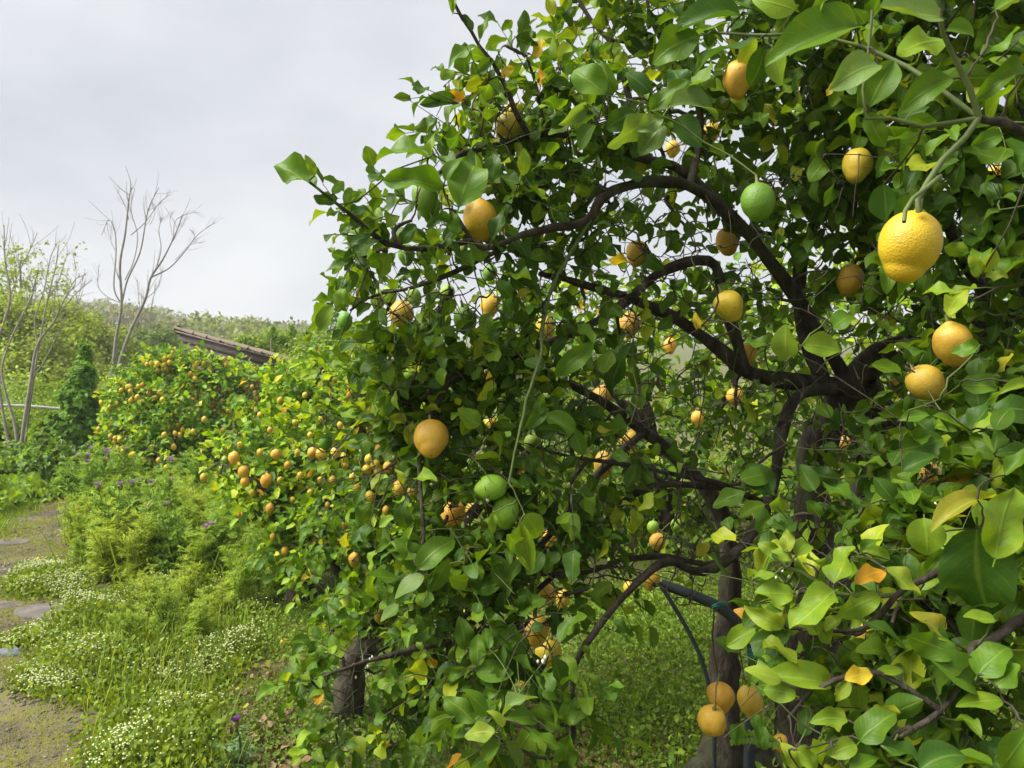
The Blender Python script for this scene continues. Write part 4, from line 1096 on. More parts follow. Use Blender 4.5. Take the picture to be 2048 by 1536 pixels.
MM = [(445, 930, 4.8, .10, 10), (480, 905, 4.9, .14, 18), (520, 930, 4.8, .15, 20), (500, 970, 4.7, .13, 16), (560, 960, 4.7, .17, 24), (540, 1020, 4.6, .14, 18), (600, 1010, 4.6, .17, 24), (570, 1080, 4.6, .13, 16), (630, 1080, 4.5, .15, 20), (660, 1140, 4.4, .13, 16), (620, 1140, 4.5, .10, 10),
      (560, 890, 5.0, .18, 26), (620, 920, 4.9, .18, 26), (680, 980, 4.7, .18, 24), (680, 1060, 4.5, .15, 18), (500, 850, 5.2, .16, 22), (560, 820, 5.3, .2, 28), (630, 830, 5.2, .22, 32), (700, 870, 5.0, .2, 26), (700, 790, 5.3, .22, 30), (640, 760, 5.6, .22, 30), (570, 760, 5.7, .18, 22), (510, 790, 5.6, .15, 16),
      (720, 720, 5.6, .2, 24), (760, 950, 4.7, .18, 18), (780, 800, 5.2, .2, 20)]
for x, y, d, r, k in MM:
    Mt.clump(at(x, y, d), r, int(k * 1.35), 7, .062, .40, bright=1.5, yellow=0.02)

# ---- far round lemon tree, dotted with fruit
Fb = gp(335, 968)
Ft = Tree('lemon_tree', 'round far lemon tree dotted all over with many small yellow lemons', [Fb[0], 8.6, 0])
Ft.limb([(335, 975, 8.6), (330, 930, 8.6), (325, 860, 8.6), (310, 800, 8.6)], 0.08, 0.03, 'trunk', seg=9)
Ft.limb([(330, 930, 8.6), (370, 870, 8.5), (410, 810, 8.6)], 0.05, 0.015)
Ft.limb([(330, 930, 8.6), (280, 890, 8.4), (240, 860, 8.4)], 0.05, 0.015)
Ft.limb([(325, 860, 8.6), (345, 790, 8.9), (370, 740, 9.0)], 0.035, 0.012)
FF_ = [(250, 880, 8.3, .28, 26), (300, 900, 8.1, .30, 28), (360, 900, 8.1, .32, 30), (420, 890, 8.2, .30, 28), (270, 810, 8.5, .30, 28), (330, 820, 8.2, .34, 34), (400, 820, 8.2, .34, 34), (455, 850, 8.4, .28, 24), (305, 755, 8.7, .26, 26), (375, 753, 8.6, .26, 26), (435, 768, 8.6, .28, 28), (235, 830, 8.5, .2, 14),
       (225, 900, 8.3, .18, 12), (480, 792, 8.7, .28, 26), (520, 782, 9.0, .26, 24), (330, 725, 8.9, .18, 14), (355, 732, 8.8, .17, 14), (400, 745, 8.7, .2, 16), (455, 757, 8.8, .2, 16), (260, 770, 8.6, .2, 14), (500, 765, 9.2, .2, 16), (545, 775, 9.4, .24, 18), (280, 940, 8.1, .2, 14), (400, 940, 8.1, .2, 14), (340, 860, 8.9, .4, 20)]
FLEM = []
for x, y, d, r, k in FF_:
    c = at(x, y, d)
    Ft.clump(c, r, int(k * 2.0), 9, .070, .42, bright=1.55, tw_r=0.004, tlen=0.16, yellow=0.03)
    for q in range(3):
        v = norm(rng.normal(size=3)); v[1] = -abs(v[1]) * 1.2 - 0.2
        for m in range(random.choice((1, 1, 1, 2, 3, 4))):
            FLEM.append(c + norm(v) * r * random.uniform(0.85, 1.08) + rng.normal(size=3) * 0.05)
GUARD_FAR = []
for p in FLEM:
    x, y, d = project(p)
    if not (195 < x < 520 and 700 < y < 965):
        continue
    lemon(float(x), float(y), 0.052 * FPX / d * random.uniform(0.85, 1.15), d=float(d), kind=random.choice('yyyb'), stem=False,
          label='small yellow lemon on the round far tree', group='lemons dotting the round far tree')
    GUARD.append((float(x), float(y), 5, float(d) + 0.02, 0.7))

# ---- lemon trees of the next row, seen through the big one
Ct = Tree('lemon_tree', 'lit lemon tree of the next row, seen through the bare arching limbs', at(1330, 1130, 5.6) * [1, 1, 0])
Ct.limb([at(1330, 1130, 5.6) * [1, 1, 0], at(1325, 980, 5.6), at(1300, 850, 5.6), at(1260, 720, 5.6)], 0.08, 0.03, 'trunk', pixel=False)
Ct.limb([(1325, 980, 5.6), (1420, 860, 5.5), (1480, 740, 5.6)], 0.05, 0.02)
Ct.limb([(1300, 850, 5.6), (1180, 760, 5.6), (1080, 700, 5.7)], 0.04, 0.015)
for x in range(1000, 1560, 62):
    for y in range(600, 1090, 75):
        if abs(x - 1300) > 250 and y > 930:
            continue
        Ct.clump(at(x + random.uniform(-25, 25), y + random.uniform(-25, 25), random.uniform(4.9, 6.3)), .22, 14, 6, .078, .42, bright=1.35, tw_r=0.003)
Dt = Tree('lemon_tree', 'lit lemon tree of the next row, standing behind the forked dark trunks', at(1820, 1150, 5.4) * [1, 1, 0])
Dt.limb([at(1820, 1150, 5.4) * [1, 1, 0], at(1825, 1000, 5.4), at(1840, 850, 5.4), at(1800, 700, 5.4)], 0.08, 0.03, 'trunk', pixel=False)
Dt.limb([(1825, 1000, 5.4), (1700, 880, 5.4), (1640, 760, 5.5)], 0.05, 0.02)
Dt.limb([(1840, 850, 5.4), (1950, 760, 5.4), (2030, 660, 5.5)], 0.05, 0.02)
for x in range(1590, 2120, 62):
    for y in range(560, 1120, 75):
        if abs(x - 1820) > 240 and y > 980:
            continue
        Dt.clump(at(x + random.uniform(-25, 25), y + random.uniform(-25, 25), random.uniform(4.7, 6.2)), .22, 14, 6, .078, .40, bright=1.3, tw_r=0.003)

# ---- stalks: every fruit hangs from the nearest branch
TREES = [A, B, Mt, Ft, Ct, Dt]
for c, s_, tp in LEMONS:
    dm = [np.min(np.linalg.norm(t.P[:t.n] - tp, axis=1)) + (0.0 if t is not Ct and t is not Dt else 0.1) for t in TREES]
    t = TREES[int(np.argmin(dm))]
    t.grow(tp, 0.0028, 0.0020, 6, green=random.random() < 0.4)

# white buds on the near trees
def buds(tree, n, dmax):
    b = MB()
    P = np.concatenate(tree.L[0])
    px, py, d = project(P)
    ix = np.nonzero((d < dmax) & (d > 1.5) & (px > 500) & (px < 2100) & (py > -50) & (py < 1580))[0]
    oc = np.array([[1, 0, 0], [-1, 0, 0], [0, 1, 0], [0, -1, 0], [0, 0, 1.5], [0, 0, -1.5]], float)
    of = np.array([[0, 2, 4, 4], [2, 1, 4, 4], [1, 3, 4, 4], [3, 0, 4, 4], [2, 0, 5, 5], [1, 2, 5, 5], [3, 1, 5, 5], [0, 3, 5, 5]])
    V, F = [], []
    o_ = 0
    for i in rng.choice(ix, n, replace=False):
        for q in range(random.randint(1, 4)):
            s = random.uniform(0.0022, 0.0040)
            c = P[i] + rng.normal(size=3) * 0.008
            b.tube(np.array([c - [0, 0, 1.5 * s], c - [0, 0, 0.8 * s], c + [0, 0, 0.5 * s], c + [0, 0, 1.5 * s]]), np.array([0.25, 0.9, 1.0, 0.3]) * s, 6)
    tag(b.build('blossom_buds', M_BUD, tree.root, tree.base), kind='stuff')


buds(A, 90, 2.4)
buds(B, 40, 3.0)
A.finish(T_NEAR, M_LEAF, 300 - A.nobj, ME_LEAF)
B.finish(T_NEAR, M_LEAF, 300, ME_LEAF)
Mt.finish(T_MID, M_LEAF, 300, ME_LEAF_MID)
ME_LEAF_FAR = [mesh_np('leaf', v, f, M_FAR, u) for v, f, u in T_FAR]
Ft.finish(T_FAR, M_FAR, 280, ME_LEAF_FAR)
Ct.finish(T_MID, M_LEAF, 200, ME_LEAF_MID)
Dt.finish(T_MID, M_LEAF, 200, ME_LEAF_MID)


# ---- generic leafy masses: shrubs and background trees
def bush(name, label, cat, blobs, n_per, size, pal, trunk=None, T=T_TINY, group=None, tr=0.04, mat=None, stems=True, up=0.0, fname='foliage'):
    """blobs: centre(world), radius(x,y,z)"""
    b0 = np.array(blobs[0][0]) * [1, 1, 0]
    t = thing(name, label, cat, b0, group)
    if trunk:
        for pts, r0, r1 in trunk:
            P = catmull(np.array(pts), 14)
            V, F = tube(P, np.linspace(r0, r1, 14), 7, 0.08)
            link('trunk', mesh_np('trunk', V - b0, F, M_GREYBARK), t)
    else:
        w = MB()
        for c, r in blobs:
            c = np.asarray(c, float)
            w.tube(catmull([np.array([b0[0] + random.uniform(-.05, .05), b0[1], gh(b0[0], b0[1]) - 0.02]), (b0 + c) / 2 + rng.normal(size=3) * 0.05, c], 8), np.linspace(tr, tr * 0.3, 8), 5)
        w.build('stem', M_GREYBARK, t, b0)
    P, S, Cc, Z = [], [], [], []
    pal = np.array(pal)
    for c, r in blobs:
        r = np.asarray(r, float)
        n = int(n_per)
        # little sub-clumps give an uneven outline and dark gaps
        k = max(8, n // 28)
        cc = norm(rng.normal(size=(k, 3))) * rng.uniform(0.55, 1.0, (k, 1))
        ix = rng.integers(0, k, n)
        v = cc[ix] + rng.normal(size=(n, 3)) * 0.13
        P.append(np.asarray(c) + v * r)
        Z.append(v + rng.normal(size=(n, 3)) * 0.5 + [0, 0, 0.5])
        S.append(size * rng.uniform(0.6, 1.35, n))
        tone = rng.uniform(0.75, 1.25, (k, 1))[ix]
        Cc.append(pal[rng.integers(0, len(pal), n)] * rng.uniform(0.85, 1.15, (n, 1)) * tone)
    P = np.vstack(P); ok = P[:, 2] > 0.0
    Z = np.vstack(Z)
    Y = np.cross(Z, rng.normal(size=P.shape)) + [0, 0, up]
    foliage_object(fname, T, P[ok], Y[ok], Z[ok], np.concatenate(S)[ok], np.vstack(Cc)[ok], mat or M_FAR, t, b0)
    return t


PAL_SPRING = [(0.25, 0.34, 0.035), (0.29, 0.37, 0.035), (0.21, 0.30, 0.03), (0.33, 0.38, 0.05)]
PAL_MIDG = [(0.12, 0.22, 0.025), (0.16, 0.27, 0.03), (0.10, 0.18, 0.022)]
PAL_DARK = [(0.06, 0.13, 0.018), (0.08, 0.16, 0.02), (0.10, 0.19, 0.03)]
PAL_LIME = [(0.20, 0.31, 0.03), (0.26, 0.36, 0.035), (0.15, 0.25, 0.03)]


def blobs_px(lst):
    return [(at(x, y, d), (np.array([rx, (rx + ry) / 2, ry]) / FPX * d)) for x, y, d, rx, ry in lst]


def bg_tree(label, lst, n, size, pal, base_px, dep, group=None, T=T_TINY):
    bl = blobs_px(lst)
    g = at(base_px, 800, dep); g[2] = 0
    bl[0:0] = []
    tr = [([g, g * 0.5 + bl[0][0] * 0.5, bl[0][0]], 0.08, 0.02)]
    for c, r in bl[1:4]:
        tr.append(([bl[0][0] * 0.4 + g * 0.6, c * 0.7 + bl[0][0] * 0.3, c], 0.03, 0.008))
    return bush('leafy_tree', label, 'tree', bl, int(n * 2.3), size * 0.62, pal, trunk=tr, group=group, T=T)


bg_tree('yellow-green spring tree behind the pale many-stemmed tree', [(60, 690, 19, 95, 90), (10, 640, 19, 70, 60), (110, 640, 20, 55, 40), (40, 780, 18, 100, 90), (-60, 700, 19, 90, 120), (130, 720, 19, 60, 90)], 1300, 0.17, PAL_SPRING, 40, 19)
bg_tree('light green spring tree between the ivy cone and the bare twin-stemmed tree', [(200, 720, 24, 55, 60), (170, 660, 24, 45, 45), (230, 690, 25, 40, 45), (200, 790, 23, 60, 60)], 1000, 0.19, PAL_SPRING, 195, 24)
bg_tree('pale green tree just left of the shed ridge, below the hill', [(300, 690, 27, 55, 38), (345, 685, 28, 35, 25), (260, 710, 27, 45, 45), (320, 730, 26, 60, 40)], 900, 0.2, [(0.14, 0.21, 0.04), (0.17, 0.24, 0.05), (0.11, 0.17, 0.035)], 300, 27)
bg_tree('thin fresh-leaved tree rising over the yellow-green one', [(40, 520, 22, 50, 45), (90, 560, 22, 55, 40), (20, 570, 22, 45, 45), (-40, 540, 22, 50, 60)], 230, 0.13, PAL_SPRING, 50, 22)
# green growth behind the shed
bg_tree('bright green tree just right of the shed roof', [(540, 685, 16, 55, 28), (500, 688, 16, 30, 18), (580, 700, 16, 45, 35), (560, 745, 15, 70, 40)], 1100, 0.11, PAL_LIME, 545, 16)
bg_tree('bright green tree with tall upright shoots above the middle lemon tree', [(650, 705, 12, 60, 45), (700, 690, 12, 50, 45), (620, 735, 11.5, 60, 40), (720, 740, 11.5, 60, 50)], 1300, 0.085, PAL_LIME, 660, 12)
bg_tree('deep green tree between the upright shoots and the big lemon tree', [(790, 720, 12.5, 70, 70), (850, 700, 13, 70, 80), (900, 760, 12, 80, 70)], 1100, 0.095, PAL_MIDG, 800, 12.5)


# upright shoots: leafy rods above the bushes
def shoot(px, y0, y1, d, label, lean=0.0):
    p0, p1 = at(px, y0, d), at(px + lean, y1, d)
    t = thing('upright_shoot', label, 'shoot', p0 * [1, 1, 0], 'upright leafy shoots behind the shed')
    b0 = p0 * [1, 1, 0]
    P = catmull([b0, (p0 * .8 + p1 * .2) + rng.normal(size=3) * .03, p1], 14)
    V, F = tube(P, np.linspace(0.02, 0.004, 14), 5)
    link('stem', mesh_np('stem', V - b0, F, M_GREYBARK), t)
    n = 110
    u = rng.random(n) ** 0.8
    Q = p0 + (p1 - p0) * u[:, None] + rng.normal(size=(n, 3)) * 0.03
    Y = rng.normal(size=(n, 3)) + [0, 0, 0.9]
    foliage_object('foliage', T_TINY, Q, Y, rng.normal(size=(n, 3)), 0.075 * rng.uniform(.6, 1.2, n), np.array(PAL_MIDG)[rng.integers(0, 3, n)] * rng.uniform(.8, 1.3, (n, 1)), M_FAR, t, b0)


for px, y0, y1, d, ln in [(588, 720, 652, 12.5, -3), (612, 700, 660, 12.3, 4), (640, 700, 640, 12.2, -2), (657, 700, 612, 12.0, 3), (668, 700, 628, 12.1, 6), (690, 700, 655, 12.2, 4), (545, 700, 660, 14, 2), (700, 690, 645, 12.4, 3)]:
    shoot(px, y0, y1, d, 'upright leafy shoot standing above the bushes right of the shed roof', ln)

bg_tree('low yellow-green thicket behind the pale rail', [(40, 850, 14, 80, 60), (-40, 850, 14, 70, 70), (110, 860, 14.5, 60, 60), (180, 850, 15, 60, 70), (60, 790, 15, 70, 45)], 1200, 0.10, PAL_LIME, 50, 14)
bg_tree('tangled green thicket between the bare twin trunks and the far lemon tree', [(240, 800, 13, 50, 60), (215, 860, 13, 50, 70), (280, 770, 13.5, 50, 45), (310, 800, 13, 50, 60)], 1000, 0.10, PAL_MIDG + PAL_LIME, 240, 13)

# ---- conical ivy-clad shrub, low shrubs at the end of the path
bush('ivy_cone', 'tall dark green cone of ivy beside the end of the rail', 'shrub', blobs_px([(150, 905, 10.2, 60, 45), (153, 850, 10.0, 50, 42), (160, 800, 10.0, 34, 38), (166, 755, 10.0, 18, 32), (171, 712, 10.2, 4, 22), (112, 890, 10.1, 26, 36), (195, 890, 10.1, 30, 45)]),
     1500, 0.065, [(0.12, 0.26, 0.03), (0.15, 0.30, 0.035), (0.19, 0.34, 0.04)], trunk=[([at(155, 960, 10.2) * [1, 1, 0], at(158, 850, 10.2), at(172, 690, 10.2)], 0.10, 0.03)], T=T_FAR)
for k, (lb, x, y, d, rx, ry, pal) in enumerate([
        ('mid green shrub at the path end under the pale stems', 30, 930, 9.2, 60, 55, PAL_MIDG), ('leafy shrub at the foot of the ivy cone', 110, 935, 8.8, 60, 55, PAL_MIDG), ('dark shrub between the ivy cone and the fruit-dotted tree', 200, 930, 8.6, 50, 60, PAL_DARK),
        ('taller light green shrub right behind the pale stems', 40, 870, 10.6, 65, 60, PAL_LIME), ('rounded green shrub in front of the ivy cone', 105, 885, 10.0, 45, 45, PAL_MIDG + PAL_LIME), ('bushy yellow-green shrub under the rail at the frame edge', -30, 865, 10.9, 70, 60, PAL_SPRING),
        ('small light green shrub where the path turns away', 165, 965, 8.0, 50, 32, PAL_MIDG), ('yellow-green shrub cut off by the frame beside the path', -40, 940, 8.8, 60, 60, PAL_LIME)]):
    bush('shrub', lb, 'shrub', blobs_px([(x, y, d, rx, ry), (x - rx * .5, y + ry * .3, d - .2, rx * .6, ry * .7), (x + rx * .5, y + ry * .25, d - .1, rx * .6, ry * .7)]), 1300, 0.07, pal, T=T_FAR, tr=0.02)


# ---- bare trees
def bare_tree(label, stems, mat, base, thin=0.52):
    t = thing('bare_tree', label, 'bare tree', base)
    tw_ = MB()
    for name, pts, d, r0, r1 in stems:
        A_ = np.array([at(x, y, d + (dz[0] if dz else 0)) for x, y, *dz in pts])
        n = max(8, len(pts) * 5)
        P = catmull(A_, n)
        V, F = tube(P, np.linspace(r0 * thin, r1 * max(thin, .7), n), 7, 0.06)
        link(name, mesh_np(name, V - np.asarray(base), F, mat), t)
        L = np.sum(np.linalg.norm(np.diff(P, axis=0), axis=1))
        for q in range(9 if name == 'limb' else 7):
            i = random.randrange(n // 2, n - 1)
            v = norm(norm(P[min(n - 1, i + 1)] - P[i - 1]) + rng.normal(size=3) * 0.55 + [0, 0, .25])
            ll = min(0.55, L * 0.28) * random.uniform(.4, 1.0)
            e = P[i] + v * ll
            tw_.tube(catmull([P[i], P[i] + v * ll * .5 + rng.normal(size=3) * ll * .05, e + [0, 0, ll * .12]], 5), np.linspace(r1 * .6, r1 * .25, 5), 4)
    tag(tw_.build('twigs', mat, t, base), kind='stuff')
    return t


def g0(px, d):
    p = at(px, 800, d)
    return p * [1, 1, 0]


D1 = 15.0
st = [('trunk', [(205, 985), (208, 860), (222, 770), (232, 680), (243, 610), (240, 530), (250, 470), (258, 400), (262, 375)], D1, .085, .012),
      ('trunk', [(225, 985), (228, 800), (238, 730), (262, 660), (290, 600), (302, 555), (325, 520), (350, 470), (365, 430)], D1, .08, .012),
      ('limb', [(243, 610), (255, 560), (280, 505), (292, 440), (300, 410), (318, 375)], D1, .035, .008),
      ('limb', [(243, 610), (228, 575), (232, 510), (230, 465), (218, 440), (203, 470)], D1, .03, .007),
      ('limb', [(262, 470), (290, 445), (320, 405), (342, 388)], D1, .018, .006),
      ('limb', [(258, 440), (250, 410), (232, 378)], D1, .014, .005),
      ('limb', [(250, 560), (268, 520), (275, 470), (262, 420), (270, 375)], D1, .02, .006),
      ('limb', [(302, 555), (340, 535), (372, 500), (395, 470), (430, 445)], D1, .03, .006),
      ('limb', [(350, 520), (380, 490), (402, 485)], D1, .012, .005), ('limb', [(372, 500), (388, 475), (382, 460)], D1, .010, .005),
      ('limb', [(310, 545), (322, 500), (318, 460), (325, 430)], D1, .018, .006),
      ('limb', [(325, 520), (345, 478), (352, 440), (385, 425), (390, 425)], D1, .014, .005),
      ('limb', [(290, 600), (315, 575), (325, 540)], D1, .014, .006), ('limb', [(238, 605), (210, 590), (196, 570), (198, 530)], D1, .016, .005),
      ('limb', [(230, 500), (222, 480), (225, 440)], D1, .010, .004), ('limb', [(345, 470), (340, 440), (345, 425)], D1, .008, .004),
      ('limb', [(335, 500), (362, 455), (375, 430)], D1, .010, .004), ('limb', [(300, 450), (310, 425), (300, 395)], D1, .008, .004)]
bare_tree('leafless grey tree with two slender trunks against the sky', st, M_GREYBARK, g0(210, D1))
D2 = 9.6
st = [('trunk', [(40, 910), (48, 850), (62, 760), (75, 690), (110, 640), (128, 600), (150, 570)], D2, .05, .008),
      ('trunk', [(35, 915), (30, 850), (10, 780), (5, 730), (30, 660), (60, 600), (75, 560)], D2, .04, .007),
      ('trunk', [(48, 910), (58, 820), (70, 740), (80, 680), (95, 600), (110, 540), (118, 490)], D2 + .3, .035, .006),
      ('trunk', [(20, 900), (2, 800), (-8, 700), (20, 600), (10, 520), (8, 450)], D2 + .4, .04, .008),
      ('limb', [(-8, 700), (8, 640), (22, 590), (40, 540), (60, 500), (75, 465)], D2 + .4, .02, .005),
      ('limb', [(75, 690), (70, 640), (88, 580), (100, 520), (112, 488)], D2, .02, .005), ('limb', [(110, 640), (140, 600), (165, 575), (185, 560)], D2, .016, .004), ('limb', [(128, 600), (150, 560), (172, 548)], D2, .012, .004),
      ('limb', [(95, 600), (118, 560), (135, 510), (152, 512)], D2 + .3, .012, .004), ('limb', [(22, 590), (12, 540), (5, 470)], D2 + .4, .012, .004), ('limb', [(62, 760), (90, 720), (130, 640), (160, 600)], D2, .018, .005),
      ('limb', [(10, 780), (-20, 720), (-40, 640)], D2, .02, .006), ('limb', [(40, 540), (30, 500), (20, 470)], D2 + .4, .008, .003), ('limb', [(150, 570), (152, 540), (145, 500)], D2, .008, .003), ('limb', [(30, 660), (55, 640), (70, 600), (72, 570)], D2, .012, .004)]
t2 = bare_tree('pale many-stemmed tree just coming into leaf beside the rail', st, M_PALEBARK, g0(42, D2))
n = 260
q = np.array([at(x, y, D2 + rng.uniform(-.3, .6)) for x, y in zip(rng.uniform(-30, 170, n), rng.uniform(480, 660, n))])
foliage_object('foliage', T_TINY, q, rng.normal(size=(n, 3)), rng.normal(size=(n, 3)), 0.05 * rng.uniform(.6, 1.3, n), np.array(PAL_SPRING)[rng.integers(0, 4, n)], M_FAR, t2, g0(42, D2))
for k, (px, d) in enumerate([(290, 30.0), (130, 27.0)]):
    sp = [('trunk', [(px, 860), (px + 3, 760), (px - 4, 690), (px + 2, 640)], d, .09, .03)]
    for i in range(9):
        a = random.uniform(-60, 60); y0 = random.uniform(640, 720)
        sp.append(('limb', [(px, y0), (px + a * .5, y0 - 30), (px + a * .8, y0 - random.uniform(50, 80)), (px + a, y0 - random.uniform(80, 110))], d, .03, .01))
    bare_tree(['thin bare grey tree on the slope behind the twin-stemmed one', 'bare thin-stemmed tree in the spring wood behind the ivy cone'][k], sp, M_GREYBARK, g0(px, d))

# ---- rail
M_RAIL = noise_material('weathered_pale_pole', [(0.38, 0.36, 0.33), (0.55, 0.53, 0.50)], scale=12, bump=0.2, bdist=0.01, rough=0.7)
rl = thing('fence_rail', 'pale horizontal pole rail running behind the pale-stemmed tree', 'rail', at(60, 812, 10.0) * [1, 1, 0])
rb = at(60, 812, 10.0) * [1, 1, 0]
MB().tube(catmull([at(-190, 800, 10.2), at(-40, 809, 10.1), at(60, 813, 10.3), at(150, 821, 10.6)], 14), np.full(14, 0.020), 8).build('rail', M_RAIL, rl, rb)
for px in (-190, 148):
    p = at(px, 800 if px < 0 else 821, 10.2 if px < 0 else 10.6)
    MB().tube([p * [1, 1, 0] - [0, 0, .05], p * [1, 1, .5], p + [0, 0, .06]], [.035, .034, .033], 8).build('post', M_RAIL, rl, rb)

# ------------------------------------------------------------------ shed: only its verge shows above the trees
M_PLANK = noise_material('weathered_plank', [(0.075, 0.056, 0.050), (0.16, 0.13, 0.118), (0.25, 0.215, 0.20)], scale=7, detail=8, bump=0.6, bdist=0.01, stretch=(1.2, 1.2, 14), rough=0.9)
M_TILE = noise_material('old_roof_tile', [(0.085, 0.065, 0.050), (0.15, 0.115, 0.085), (0.13, 0.12, 0.085)], scale=5, detail=7, bump=0.5, bdist=0.01, rough=0.92, second=(3, (0.16, 0.13, 0.08), 0.5, 0.65))
M_WALL = noise_material('rough_stone_wall', [(0.10, 0.085, 0.075), (0.20, 0.175, 0.15)], scale=6, bump=0.8, bdist=0.04, rough=0.95)
VA, VB = at(360, 664, 13.6), at(580, 724, 13.2)
shed_b = ((VA + VB) / 2) * [1, 1, 0]
shed = thing('shed', 'old shed whose tiled sloping roof and weathered planks rise above the lemon trees', 'shed', shed_b)
dv = VB - VA
L_ = np.linalg.norm(dv)
ex = dv / L_                                   # down the slope
back = norm(np.array([-dv[1], dv[0], 0]))      # away from us
if back[1] < 0:
    back = -back
back = norm(back + np.array([0, 0, -0.24]))
nrm = np.cross(ex, back)
if nrm[2] < 0:
    nrm = -nrm
ROT = np.column_stack([ex, back, nrm])
# gable wall with three planks below the verge
for k, (off, hh, proud) in enumerate([(0.085, 0.125, 0.030), (0.215, 0.125, 0.018), (0.335, 0.105, 0.010)]):
    ln = L_ * (1.0 if k < 2 else 0.97)
    c = VA + ex * (ln / 2 + 0.01) - np.array([0, 0, off]) - back * proud
    R2 = np.column_stack([ex, back, norm(np.cross(ex, back)) if np.cross(ex, back)[2] > 0 else -norm(np.cross(ex, back))])
    MB().box(c, (ln, 0.03, hh), R2).build('plank', M_PLANK, shed, shed_b, smooth=False)
gw = 2.6
quad_top0, quad_top1 = VA - [0, 0, 0.12], VB - [0, 0, 0.12]
w = MB()
def prism(a, b, dvec):
    """vertical slab from the line a-b down to the ground, dvec thick"""
    lo_a, lo_b = a * [1, 1, 0], b * [1, 1, 0]
    V = np.array([lo_a, lo_b, b, a, lo_a + dvec, lo_b + dvec, b + dvec, a + dvec])
    F = np.array([[0, 1, 2, 3], [4, 7, 6, 5], [0, 4, 5, 1], [3, 2, 6, 7], [0, 3, 7, 4], [1, 5, 6, 2]])
    return V, F
w.add(*prism(quad_top0 + back * .06, quad_top1 + back * .06, back * 0.2))
w.add(*prism(quad_top0 + back * gw, quad_top1 + back * gw, back * 0.2))
w.add(*prism(quad_top0 + back * .27, quad_top0 + back * (gw - .01), norm(ex * [1, 1, 0]) * 0.2))
w.add(*prism(quad_top1 - norm(ex * [1, 1, 0]) * .2 + back * .27, quad_top1 - norm(ex * [1, 1, 0]) * .2 + back * (gw - .01), norm(ex * [1, 1, 0]) * 0.2))
w.build('wall', M_WALL, shed, shed_b, smooth=False)
MB().box(VA + ex * L_ / 2 + back * (gw / 2 + 0.05) - nrm * 0.012, (L_ + .04, gw + .3, 0.022), ROT).build('roof_deck', M_PLANK, shed, shed_b, smooth=False)
# half-round tiles
def tile_mesh():
    a = np.linspace(0, PI, 8)
    V = []
    for s, r in ((0, 0.085), (1, 0.070)):
        for q in a:
            V.append((s * 0.40, r * math.cos(q), r * math.sin(q) * 0.8))
        for q in a[::-1]:
            V.append((s * 0.40, (r - .014) * math.cos(q), (r - .014) * math.sin(q) * 0.8))
    n = 16
    F = [(j, (j + 1) % n, n + (j + 1) % n, n + j) for j in range(n)]
    for s in (0, n):
        for j in range(7):
            F.append((s + j, s + j + 1, s + 14 - j, s + 15 - j))
    return mesh_np('tile', np.array(V), np.array(F), M_TILE, smooth=False)
ME_TILE = tile_mesh()
nrow = int(L_ / 0.27) + 1
for i in range(nrow):
    for j in range(12):
        o = link('tile', ME_TILE, shed)
        p = VA + ex * (L_ + 0.03 - i * 0.27) + back * (-0.02 + j * 0.225) + nrm * (0.006 + 0.004 * (i % 2)) - shed_b
        m = Matrix.Identity(4)
        X_, Y_, Z_ = -norm(ex - nrm * 0.05), back, nrm
        Z_ = np.cross(X_, Y_); 
        if Z_[2] < 0:
            Y_ = -Y_; Z_ = np.cross(X_, Y_)
        for k in range(3):
            m[k][0] = X_[k]; m[k][1] = Y_[k]; m[k][2] = Z_[k]; m[k][3] = p[k] + random.uniform(-.006, .006)
        o.matrix_basis = m
MB().tube(np.array([VA - back * .06 + [0, 0, .03], VA + back * 1.2 + [0, 0, .035], VA + back * gw + [0, 0, .03]]), [.075, .08, .075], 12).build('ridge_tile', M_TILE, shed, shed_b)

# ------------------------------------------------------------------ stones in the path
def stone(px, py, rx, ry, h, label, mat, seed):
    c = gp(px, py)
    r = np.random.default_rng(seed)
    n, m = 18, 7
    prof = [(0.05, 1.0), (0.45, 0.98), (0.75, 0.9), (0.93, 0.7), (1.0, 0.35), (1.02, 0.0), (1.0, -0.6)]
    V = []
    h *= 0.5
    rad = 1 + 0.34 * np.interp(np.arange(n), np.arange(0, n + 1, 3), np.append(r.uniform(-1, 1, 6), 0))
    for q, z in prof:
        for k in range(n):
            a = 2 * PI * k / n
            V.append((c[0] + rx * rad[k] * q * math.cos(a), c[1] + ry * rad[k] * q * math.sin(a), c[2] + h * z + (0.35 * h * r.uniform(-1, 1) if z > 0.5 else 0)))
    F = [(i * n + j, i * n + (j + 1) % n, (i + 1) * n + (j + 1) % n, (i + 1) * n + j) for i in range(m - 1) for j in range(n)]
    o = link('stone', mesh_np('stone', np.array(V) - c, np.array(F), mat), None, c)
    return tag(o, label, 'stone')


stone(118, 1225, 0.20, 0.16, 0.045, 'large flat grey-brown stone sunk in the path beside white flowers', M_STONE, 1)
stone(160, 1212, 0.11, 0.09, 0.05, 'flat grey stone touching the largest one at the flower edge', M_STONE, 8)
stone(100, 1262, 0.11, 0.05, 0.035, 'narrow grey stone just nearer than the large flat one', M_STONE, 2)
stone(20, 1308, 0.08, 0.04, 0.05, 'bluish pale stone lying on the bare earth of the path', M_STONE_B, 3)
stone(10, 1215, 0.10, 0.06, 0.04, 'half buried grey stone across the path from the white flowers', M_STONE, 4)
stone(20, 1095, 0.16, 0.08, 0.04, 'low dark stone at the far grassy side of the path', M_STONE, 6)

